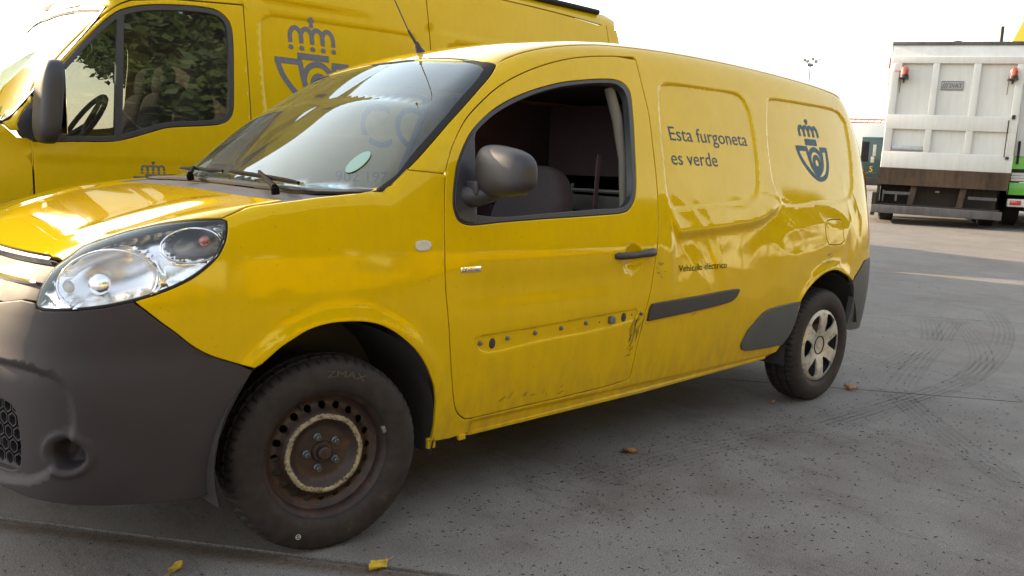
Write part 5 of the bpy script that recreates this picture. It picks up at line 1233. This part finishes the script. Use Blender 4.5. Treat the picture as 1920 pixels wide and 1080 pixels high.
# ------------------------------------------------------------------ white refuse truck
TW=plain('chalky_white_paint',(.62,.61,.57),.45,var=.06,vscale=5,coat=.3)
def streak(name,a,b_,rough=.6):
    m,t,b=nodes(name); f=noise(t,2.2,7,.65,sc3=(6,6,.6)); g=noise(t,1.4,5,.6); 
    t.links.new(ramp(t,mix(t,.5,f,g),[(.36,a),(.62,b_)]),b.inputs['Base Color']); b.inputs['Roughness'].default_value=rough; return m
TW=streak('grimy_white_paint',(.55,.555,.54),(.64,.645,.635),.5); TB=streak('rusty_brown_steel',(.028,.016,.011),(.095,.060,.036),.75); TD=streak('dark_greasy_steel',(.012,.010,.009),(.045,.030,.022),.7)
TG=streak('grey_galvanised_beam',(.055,.052,.055),(.12,.115,.118),.55)
TX,TY,TZ=16.512,5.033,float(terrain(16.5,5.0))
ax=R_(65.5); FW=Vector((math.sin(ax),math.cos(ax),0)); RT=Vector((math.cos(ax),-math.sin(ax),0))
Tm=Matrix(((RT.x,FW.x,0,TX),(RT.y,FW.y,0,TY),(0,0,1,TZ),(0,0,0,1)))
def tparts(root,Mx):
    def part(name,mat,fn,parent=None,ang=35,smooth=True):
        mb=MB(); mb.T=Mx; fn(mb); return mb.build(name,mat,parent or root,ang=ang,smooth=smooth)
    return part
Tb=Tm.copy(); Tm=Tb@Matrix.Translation((-.09,0,.02))@Matrix.Rotation(R_(1.2),4,'Y')@Matrix.Diagonal((.955,1,.985,1))
truck=thing('refuse_truck','white refuse truck seen from behind with ribbed tailgate and rusty brown hopper','truck',tuple(Tm@Vector((1.25,4,0))))
tp=tparts(truck,Tm)
tail=tp('tailgate',TW,lambda m:(m.box(.03,2.47,.06,2.2,1.15,3.42),))
tp('top_visor',TW,lambda m:(m.add([(-.02,0,3.44),(2.52,0,3.44),(2.52,.10,3.68),(-.02,.10,3.68),(-.02,2.0,3.44),(2.52,2.0,3.44),(2.52,2.0,3.68),(-.02,2.0,3.68)],[(0,1,2,3),(3,2,6,7),(0,3,7,4),(1,5,6,2),(4,7,6,5),(0,4,5,1)]),))
tp('visor_rim',TG,lambda m:(m.box(-.04,2.54,.07,.16,3.68,3.75,.01),m.box(-.04,0.0,.16,2.0,3.68,3.75,.01)))
cols=((0,.16),(.80,.93),(1.57,1.71),(2.36,2.5))
for a,b_ in cols: tp('rib',TW,lambda m,a=a,b_=b_:m.box(a,b_,-.03,.08,1.50,3.34,.012))
for a,b_ in ((3.30,3.44),(1.96,2.26),(1.15,1.50)): tp('cross_beam',TW,lambda m,a=a,b_=b_:m.box(-.005,2.505,-.035,.08,a,b_,.012))
for i in range(3):
    u0=cols[i][1]; u1=cols[i+1][0]
    for z0,z1 in ((2.25,3.31),(1.49,1.97)): tp('tailgate_panel',TW,lambda m:m.box(u0-.01,u1+.01,.045,.058,z0,z1))
tp('step_plate',plain('bare_aluminium',(.40,.42,.46),.4,metal=.5,var=.2,vscale=12),lambda m:m.box(.18,.80,-.02,.05,1.53,1.62,.01))
sp=tp('maker_plate',plain('grey_plate',(.30,.30,.30),.5),lambda m:m.box(1.00,1.42,.028,.044,2.78,2.95,.004))
def tdec(name,mat,polys,parent,y):
    mb=MB(); mb.T=Tm
    for k,(vs,fs) in enumerate(polys): mb.add([(p[0],y-k*1e-4,p[1]) for p in vs],fs)
    return mb.build(name,mat,parent,smooth=False)
tdec('plate_lettering',M['navy'],[text_fit('SVAT',1.150,2.825,.24,.085)]+[stroke([(1.02+k*.035,2.81),(1.06+k*.035,2.92)],.010,smooth=False) for k in range(3)],sp,.0265)
tdec('plate_border',M['navy'],[stroke([(1.00,2.78),(1.42,2.78),(1.42,2.95),(1.00,2.95)],.010,closed=True,smooth=False)],sp,.0262)
for u in (.26,2.30):
    bc=tp('beacon',M['plastic'],lambda m:(m.box(u-.09,u+.09,-.20,.05,2.98,3.0),m.box(u-.02,u+.02,-.10,-.06,2.90,2.98)))
    def dm(m,u=u):
        m.T=Tm@Matrix.Translation((u,-.11,3.0)); m.lathe([(.085,0),(.085,.06)],20,'z'); 
    tp('beacon_base',M['plastic'],dm,bc)
    def dm2(m,u=u):
        m.T=Tm@Matrix.Translation((u,-.11,3.06)); m.lathe([(.082,0),(.080,.10),(.065,.145),(.035,.165),(.0001,.17)],20,'z')
    tp('beacon_lens',plain('orange_beacon_lens',(.42,.05,.012),.15,coat=1),dm2,bc)
    tdec('drip_stain',plain('rust_drip',(.24,.17,.10),.8),[([(u-.07,2.70),(u-.055,2.70),(u-.05,2.96),(u-.065,2.96)],[(0,1,2,3)])],truck,.040)
tp('side_marker',M['red_lamp'],lambda m:m.box(-.07,-.03,.02,.10,3.20,3.42,.01)); tp('marker_bracket',TW,lambda m:m.box(-.06,0,.02,.12,2.85,3.20,.005))
tp('lamp_box',TW,lambda m:m.box(.04,.20,-.06,-.036,3.14,3.30,.01))
tp('hinge',TD,lambda m:(m.box(2.38,2.44,-.07,-.03,2.22,2.30),m.box(2.36,2.42,-.07,-.03,1.42,1.48),m.tube([(2.33,-.05,1.47),(2.33,-.05,2.2)],.01,6)))
tp('hopper_rim',TB,lambda m:m.add([(-.02,-.06,1.148),(2.52,-.06,1.148),(2.52,2.1,1.148),(-.02,2.1,1.148),(-.02,-.02,.80),(2.46,-.02,.80),(2.42,2.1,.80),(-.02,2.1,.80)],[(0,1,5,4),(1,2,6,5),(2,3,7,6),(3,0,4,7),(0,3,2,1),(4,5,6,7)]))
tp('hopper',TD,lambda m:(m.box(.05,2.35,.45,2.1,.38,.80),m.box(-.02,.04,.05,2.1,.30,.80)))
for u in (.70,1.66): tp('lifting_arm',TB,lambda m:(m.add([(u-.04,.10,.80),(u+.08,.10,.80),(u+.02,.05,.34),(u-.10,.05,.34),(u-.04,.25,.80),(u+.08,.25,.80),(u+.02,.20,.34),(u-.10,.20,.34)],[(0,1,2,3),(7,6,5,4),(0,4,5,1),(3,2,6,7),(0,3,7,4),(1,5,6,2)]),))
tp('lifting_bar',TG,lambda m:(m.box(.12,.66,.06,.12,.60,.66),m.box(.10,.13,.06,.12,.44,.68),m.box(.36,.40,.06,.12,.46,.60))); tp('lifting_bar',TG,lambda m:m.box(1.78,2.32,.06,.12,.58,.64))
tp('bumper_beam',TG,lambda m:m.box(-.10,2.42,-.22,-.10,.20,.37,.01))
tp('lower_frame',TD,lambda m:(m.box(-.06,2.38,-.10,2.1,.24,.40),m.box(-.10,-.02,-.2,2.1,.14,.62)))
tp('number_lamp',M['white_plastic'],lambda m:m.box(1.16,1.24,.42,.45,.68,.71))
tp('body',TW,lambda m:(m.box(.06,2.44,2.2,6.6,1.05,3.35,.02),)); tp('chassis',TD,lambda m:m.box(.6,1.9,1.0,8.8,.55,.95))
cabt=tp('cab',TW,lambda m:m.box(.05,2.45,6.9,8.9,.55,3.05,.12)); tp('windscreen',M['glass'],lambda m:m.box(.2,2.3,8.9,8.91,1.6,2.6),cabt)
tp('roof_hose',M['rubber'],lambda m:m.tube([(.95,1.2,3.70),(1.05,1.0,3.83),(1.25,.9,3.87),(1.5,1.0,3.83),(1.75,1.1,3.76),(2.1,1.2,3.74)],.025,8))
tyre_b=plain('truck_tyre',(.018,.017,.018),.8)
for v_ in (1.3,2.7,7.9):
    for u in (.06,2.12):
        def wf_(m,u=u,v_=v_):
            m.T=Tm@Matrix.Translation((u,v_,.50)); m.lathe([(.28,.02),(.45,.0),(.50,.04),(.50,.28),(.45,.32),(.28,.30)],32,'x')
        w=tp('wheel',tyre_b,wf_)
        def rf(m,u=u,v_=v_):
            m.T=Tm@Matrix.Translation((u,v_,.50)); m.lathe([(.29,.03),(.27,.08),(.10,.10),(.0001,.08)],24,'x'); m.lathe([(.29,.29),(.27,.24),(.10,.22),(.0001,.24)],24,'x')
        tp('rim',TG,rf,w)
# ------------------------------------------------------------------ green and white truck at the right edge
T2=Tb@Matrix.Translation((2.37,.35,0)); gtk=thing('green_striped_truck','white truck with bright green stripes standing to the right of the refuse truck','truck',tuple(T2@Vector((1.25,4,0))))
gp=tparts(gtk,T2); GR=plain('bright_green_paint',(.09,.42,.025),.4,var=.08,vscale=4,coat=.5)
gb=gp('body',TW,lambda m:m.box(0,2.5,0,6.5,.95,2.9,.02))
gp('upper_panel',TW,lambda m:m.box(.02,2.48,-.03,-.002,1.45,2.1,.01)); gp('stripe',GR,lambda m:m.box(.0,2.5,-.035,-.003,1.20,1.44)); gp('dark_gap',M['dark'],lambda m:m.box(0,2.5,-.02,-.003,1.13,1.20))
for k in range(3): gp('slat',TW,lambda m:m.box(0,2.5,-.04,-.003,.96+.055*k,1.005+.055*k,.004))
gp('stripe',GR,lambda m:m.box(-.02,2.5,-.05,.2,.68,.93,.01)); gp('bumper',TW,lambda m:m.box(-.02,2.5,-.10,.05,.44,.60,.02)); gp('tail_lamp',M['red_lamp'],lambda m:m.box(.02,.22,-.12,-.10,.48,.57,.01))
gp('dark_panel',M['dark'],lambda m:(m.box(.28,2.4,-.06,-.032,2.2,2.5),m.box(.06,.10,-.08,-.03,1.3,1.75)))
gp('chassis',TD,lambda m:m.box(.3,2.2,.2,7,.35,.68))
gp('cover',plain('yellow_cover',(.82,.60,.02),.4,coat=.5),lambda m:m.add([(-.45,2.0,2.9),(1.8,2.0,2.9),(1.8,2.0,4.45),(.15,2.0,4.45),(-.45,3.2,2.9),(1.8,3.2,2.9),(1.8,3.2,4.45),(.15,3.2,4.45)],[(0,1,2,3),(7,6,5,4),(0,4,5,1),(3,2,6,7),(0,3,7,4),(1,5,6,2)]))
gp('cover_strut',TD,lambda m:m.box(-.28,-.22,1.9,1.99,2.9,4.3))
for v_ in (1.6,5.2):
    for u in (.05,2.1):
        def wf_(m,u=u,v_=v_): m.T=T2@Matrix.Translation((u,v_,.48)); m.lathe([(.0001,.02),(.28,.02),(.45,.0),(.48,.04),(.48,.28),(.45,.32),(.0001,.30)],28,'x')
        gp('wheel',tyre_b,wf_)
# ------------------------------------------------------------------ dark green lorry far off with a white box and a red jib
def ray_pt(px,py,dep): d=_F+_R*((px-960)/1602.98)-_U*((py-540)/1602.98); return Vector(CAM)+d*dep
p=ray_pt(1607,351,46); zb=float(terrain(p.x,p.y)); a3=R_(66); F3=Vector((math.sin(a3),math.cos(a3),0)); R3=Vector((math.cos(a3),-math.sin(a3),0))
T3=Matrix(((R3.x,F3.x,0,p.x),(R3.y,F3.y,0,p.y),(0,0,1,zb),(0,0,0,1)))
lor=thing('green_lorry','distant dark green lorry between the small van and the refuse truck','truck',tuple(T3@Vector((1.2,3,0)))); lp=tparts(lor,T3)
DG=plain('dark_green_paint',(.012,.045,.040),.35,var=.15,vscale=3,coat=.6)
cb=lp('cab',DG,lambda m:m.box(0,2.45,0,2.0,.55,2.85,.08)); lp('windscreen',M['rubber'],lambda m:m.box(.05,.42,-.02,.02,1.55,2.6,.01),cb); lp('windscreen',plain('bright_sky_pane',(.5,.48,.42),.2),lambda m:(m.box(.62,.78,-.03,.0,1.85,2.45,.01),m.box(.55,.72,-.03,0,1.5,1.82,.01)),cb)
tq,_w=text_polys('5',.50,1.02,.42,.42); mb=MB(); mb.T=T3; mb.add([(q[0],-.012,q[1]) for q in tq[0]],tq[1]); mb.build('door_number',plain('yellow_print',(.75,.45,.03),.5),cb,smooth=False)
lp('step',TG,lambda m:m.box(.3,.9,-.06,0,.92,.98,.01),cb)
lp('bumper',TD,lambda m:m.box(-.02,2.47,-.15,.1,.30,.72,.03)); 
for u in (.1,2.0):
    def wf_(m,u=u): m.T=T3@Matrix.Translation((u,.9,.45)); m.lathe([(.0001,.02),(.28,.02),(.42,.0),(.45,.04),(.45,.26),(.42,.3),(.0001,.28)],24,'x')
    lp('wheel',tyre_b,wf_)
lp('box_body',plain('white_box',(.75,.74,.70),.5),lambda m:m.box(-.7,2.6,2.4,8.5,1.0,3.70,.03))
jb=thing('crane_jib','red lattice crane jib lying above the white box of the distant lorry','crane',tuple(T3@Vector((1,3,4)))); jp=tparts(jb,T3)
RD=plain('pale_red_paint',(.42,.13,.11),.5)  # washed-out light is put into this paler red
jp('chord',RD,lambda m:m.tube([(-2.2,5,3.90),(4.5,5,3.78)],.07,6)); jp('chord',RD,lambda m:m.tube([(-2.2,5,4.12),(4.5,5,3.98)],.05,6))
jp('lattice',RD,lambda m:[m.tube([(-2.1+.35*k,5,3.9-.006*k),(-1.93+.35*k,5,4.11-.007*k)],.025,5) for k in range(18)]); jp('stay',TD,lambda m:m.tube([(-1.2,5,4.15),(3.5,5,4.75)],.015,5))
# ------------------------------------------------------------------ floodlight mast
q=ray_pt(1516,160,90); zm=float(terrain(q.x,q.y)); mast=thing('floodlight_mast','tall thin floodlight mast with six lamps behind the small van','street lamp',(q.x,q.y,zm))
T4=Matrix(((_R0.x,math.sin(YAW),0,q.x),(_R0.y,math.cos(YAW),0,q.y),(0,0,1,0),(0,0,0,1))); fp=tparts(mast,T4); GP=plain('grey_mast_paint',(.25,.25,.27),.5)
fp('pole',GP,lambda m:m.tube([(0,0,zm),(0,0,12.75)],[.16,.08],10)); fp('control_box',plain('blue_grey_box',(.07,.07,.12),.5),lambda m:m.box(-.28,.30,-.12,.12,12.75,12.98)); fp('cross_arm',GP,lambda m:(m.tube([(-.80,0,13.10),(-.2,0,13.03),(.7,0,13.12)],.035,6),m.tube([(-.6,.3,13.2),(.6,.3,13.22)],.025,6),m.tube([(0,0,12.95),(0,.3,13.2)],.03,6)))
for x,z,t_ in ((-.88,13.20,40),(-.62,13.38,10),(-.28,13.25,-20),(.22,13.48,0),(.60,13.28,15),(.88,13.50,-45)):
    def ff(m,x=x,z=z,t_=t_): m.T=T4@Matrix.Translation((x,0,z))@Matrix.Rotation(R_(t_),4,'Y'); m.box(-.15 if abs(t_)<30 else -.04,.15 if abs(t_)<30 else .04,-.10,.10,-.14,.14,.02)
    fp('floodlight',GP,ff)
# ------------------------------------------------------------------ trees
M['bark']=plain('bark',(.09,.065,.045),.9,var=.3,vscale=10,bmp=.5,bscale=30)
m,t,b=nodes('leaves'); f=noise(t,1.3,3,.6); oi=N(t,'ShaderNodeObjectInfo')
t.links.new(ramp(t,noise(t,2.6,4,.7),[(.3,(.030,.060,.014)),(.55,(.070,.105,.022)),(.75,(.14,.15,.035))]),b.inputs['Base Color']); b.inputs['Roughness'].default_value=.6
b.inputs['Transmission Weight'].default_value=0; M['leaf']=m
def tree_mesh(h,seed,wide=1.0,n=20000):
    r=np.random.default_rng(seed); tk=MB(); th_=h*.35
    tk.tube([(0,0,-.2),(.05,0,th_*.5),(.0,.08,th_),(.1,.1,h*.75)],[.17,.13,.10,.03],10)
    tips=[]
    for k in range(9):
        a=2*math.pi*k/9+r.uniform(-.3,.3); l=h*r.uniform(.22,.36)*wide; z0=th_*r.uniform(.7,1.3); p1=(l*math.cos(a),l*math.sin(a),z0+h*r.uniform(.12,.38)); tk.tube([(0,0,z0),(p1[0]*.5,p1[1]*.5,z0+(p1[2]-z0)*.6),p1],[.07,.045,.02],6); tips.append(p1)
    tips+= [(r.uniform(-.15,.15)*h,r.uniform(-.15,.15)*h,h*r.uniform(.6,.92)) for _ in range(9)]
    tips=np.array(tips); c=tips[r.integers(0,len(tips),n)]; d=r.normal(size=(n,3)); d/=np.linalg.norm(d,axis=1)[:,None]; rad=h*.155*r.uniform(.45,1.1,n)[:,None]; P=c+d*rad*np.array([1.15,1.15,.85]); P[:,2]=np.maximum(P[:,2],h*.16+r.uniform(0,.3,n))
    u=r.normal(size=(n,3)); u/=np.linalg.norm(u,axis=1)[:,None]; w=np.cross(u,r.normal(size=(n,3))); w/=np.linalg.norm(w,axis=1)[:,None]; s=h*.0165*r.uniform(.6,1.4,n)[:,None]
    V=np.stack([P-u*s,P+w*s*.6,P+u*s,P-w*s*.6],1).reshape(-1,3); F=[(4*i,4*i+1,4*i+2,4*i+3) for i in range(n)]
    me=bpy.data.meshes.new('crown'); me.from_pydata(V.tolist(),[],F); me.materials.append(M['leaf']); return tk,me
kinds=[]
for k in range(2):
    tk,me=tree_mesh(6.0,11+k,1.15); kinds.append((tk,me))
tr_me=[None,None]
def tree(k,x,y,s,label):
    z=float(terrain(x,y)); o=thing('tree',label,'tree',(x,y,z),'trees around the yard'); 
    if tr_me[k] is None:
        a=kinds[k][0].build('trunk',M['bark'],None); tr_me[k]=a.data; bpy.data.objects.remove(a)
    for nm,me in (('trunk',tr_me[k]),('crown',kinds[k][1])):
        c=bpy.data.objects.new(nm,me); COL.objects.link(c); c.parent=o
    o.scale=(s,s,s); o.rotation_euler=(0,0,x*1.7+y)
for i,(k,x,y,s,l) in enumerate([(0,9.9,27.0,1.12,'leafy tree seen through the side window of the big van'),(1,12.6,28,1.15,'bushy tree seen through the rear of the big van window'),(0,14.4,27.5,1.1,'tree at the back of the yard, hidden behind the vans'),
 (0,-17,-25,1.75,'first tree of the tall hedge across the lane'),(1,-11.5,-26,1.87,'second tree of the tall hedge across the lane'),(0,-6,-27,1.99,'third tree of the tall hedge across the lane'),(1,-1,-25,2.11,'fourth tree of the tall hedge across the lane'),(0,4,-26,2.7,'fifth tree of the tall hedge across the lane'),(1,9,-27,2.8,'sixth tree of the tall hedge across the lane'),(0,14,-26,2.7,'seventh tree of the tall hedge across the lane'),(1,19.5,-27,2.8,'eighth tree of the tall hedge across the lane'),(0,25,-27,2.6,'ninth tree of the tall hedge across the lane'),(1,31,-25,1.87,'tenth tree of the tall hedge across the lane'),(0,38,-27,2.3,'eleventh tree of the tall hedge across the lane, far to the right'),(1,46,-29,2.4,'twelfth tree of the tall hedge across the lane, far to the right'),(0,55,-28,2.5,'thirteenth tree of the tall hedge across the lane, far to the right'),(1,65,-30,2.6,'last tree of the tall hedge across the lane, far to the right')]): tree(k,x,y,s,l)
# ------------------------------------------------------------------ fallen leaves, litter, stones
def leaf(x,y,s,rot,col,label,curl=.35,lobes=0):
    r=np.random.default_rng(int(abs(x*1000))); nu,nv=10,6; vs=[];fs=[]
    for i in range(nu+1):
        t_=i/nu; w=.42*math.sin(math.pi*t_**.8)*(1+.18*math.sin(t_*19)*lobes)
        for j in range(nv+1):
            q=(j/nv-.5)*2; vs.append(((t_-.5)*s,q*w*s*.75,.004+s*curl*(.20*abs(q)**1.6+.25*(t_-.4)**2+.10*math.sin(t_*7+q*2))))
    for i in range(nu):
        for j in range(nv): a=i*(nv+1)+j; fs.append((a,a+1,a+nv+2,a+nv+1))
    root=thing('fallen_leaf',label,'leaf',(x,y,float(terrain(x,y))))
    mb=MB(); mb.T=Matrix.Translation((x,y,float(terrain(x,y))))@Matrix.Rotation(rot,4,'Z'); mb.add(vs,fs); mt=plain('dry_leaf_'+('yellow' if col[0]>.4 else 'brown'),col,.7,var=.35,vscale=60); mb.build('blade',mt,root,ang=80)
    mb=MB(); mb.T=Matrix.Translation((x,y,float(terrain(x,y))))@Matrix.Rotation(rot,4,'Z'); mb.tube([(-.5*s,0,.006),(-.75*s,.05*s,.006),(-.95*s,.0,.004)],.0012,4); mb.build('stalk',mt,root)
leaf(.043,-1.047,.085,R_(200),(.50,.33,.02),'yellow fallen leaf on the concrete in front of the steel wheel',.45,1)
leaf(-.441,-.695,.060,R_(30),(.42,.27,.03),'curled yellow leaf at the lower left beside the groove',.9,1)
leaf(1.521,-.819,.062,R_(120),(.30,.13,.04),'brown curled leaf under the front door of the small van',.8,1)
leaf(1.50,-.795,.05,R_(60),(.05,.028,.018),'dark brown leaf touching the brown curled leaf',.6,1)
leaf(3.469,-.863,.085,R_(100),(.34,.22,.12),'pale crumpled leaf behind the rear wheel',1.0,1)
leaf(2.802,-.753,.05,R_(10),(.28,.14,.06),'small brown leaf in front of the rear wheel',.7,0)
def litter(name,n,size,mat,flat,reg,twig=False):
    r=np.random.default_rng(5 if flat else 6); vs=[];fs=[]
    for i in range(n):
        x0,x1,y0,y1=reg; x=r.uniform(x0,x1); y=r.uniform(y0,y1)
        if r.random()>.35+.65*max(0,math.sin(x*2.3+1)*math.sin(y*2.9)+.3): continue
        if twig: x=float(np.clip(r.normal(1.4,1.1),-.9,4.2)); y=float(-.75-abs(r.normal(0,.75)))
        z=float(terrain(x,y)); s=size*r.uniform(.4,1.6)**2; a=r.uniform(0,6.28); c_,s_=math.cos(a),math.sin(a); k=len(vs); asp=(r.uniform(.06,.25) if twig else r.uniform(.15,.5)) if flat else r.uniform(.6,1)
        for (u,w,h) in ((-1,0,0),(-.2,-1,.0),(1,0,0),(.1,1,0),(0,0,.55 if not flat else .25)):
            U_=u*s; W_=w*s*asp; vs.append((x+U_*c_-W_*s_,y+U_*s_+W_*c_,z+.0012+h*s))
        fs+=[(k,k+1,k+4),(k+1,k+2,k+4),(k+2,k+3,k+4),(k+3,k,k+4)]
    me=bpy.data.meshes.new(name); me.from_pydata(vs,[],fs); o=link(name,me,mat); return o
lb=litter('leaf_litter',8000,.0036,plain('dry_litter',(.035,.024,.018),.9,var=.5,vscale=30),True,(-1.1,4.6,-3.2,-.2)); tag(lb,'fine dark leaf crumbs and twigs scattered over the concrete','litter',kind='stuff')
lb=litter('leaf_litter',5000,.0040,plain('twig_litter',(.030,.018,.013),.9,var=.5,vscale=30),True,(-1.1,4.6,-3.2,-.2),True); tag(lb,'dark slivers of twig and leaf stalk lying in front of the small van','litter',kind='stuff')
lb=litter('grit',1200,.004,plain('grit',(.10,.09,.08),.9,var=.5,vscale=30),False,(-1.0,12,-3.2,3.0)); tag(lb,'small loose stones and grit on the yard','grit',kind='stuff')
for o in bpy.data.objects:
    if '_w' in o.keys(): del o['_w']
bpy.context.view_layer.update()
print('OBJECTS',len(bpy.data.objects),'TRIS',sum(len(o.data.loop_triangles) if o.type=='MESH' else 0 for o in bpy.data.objects))
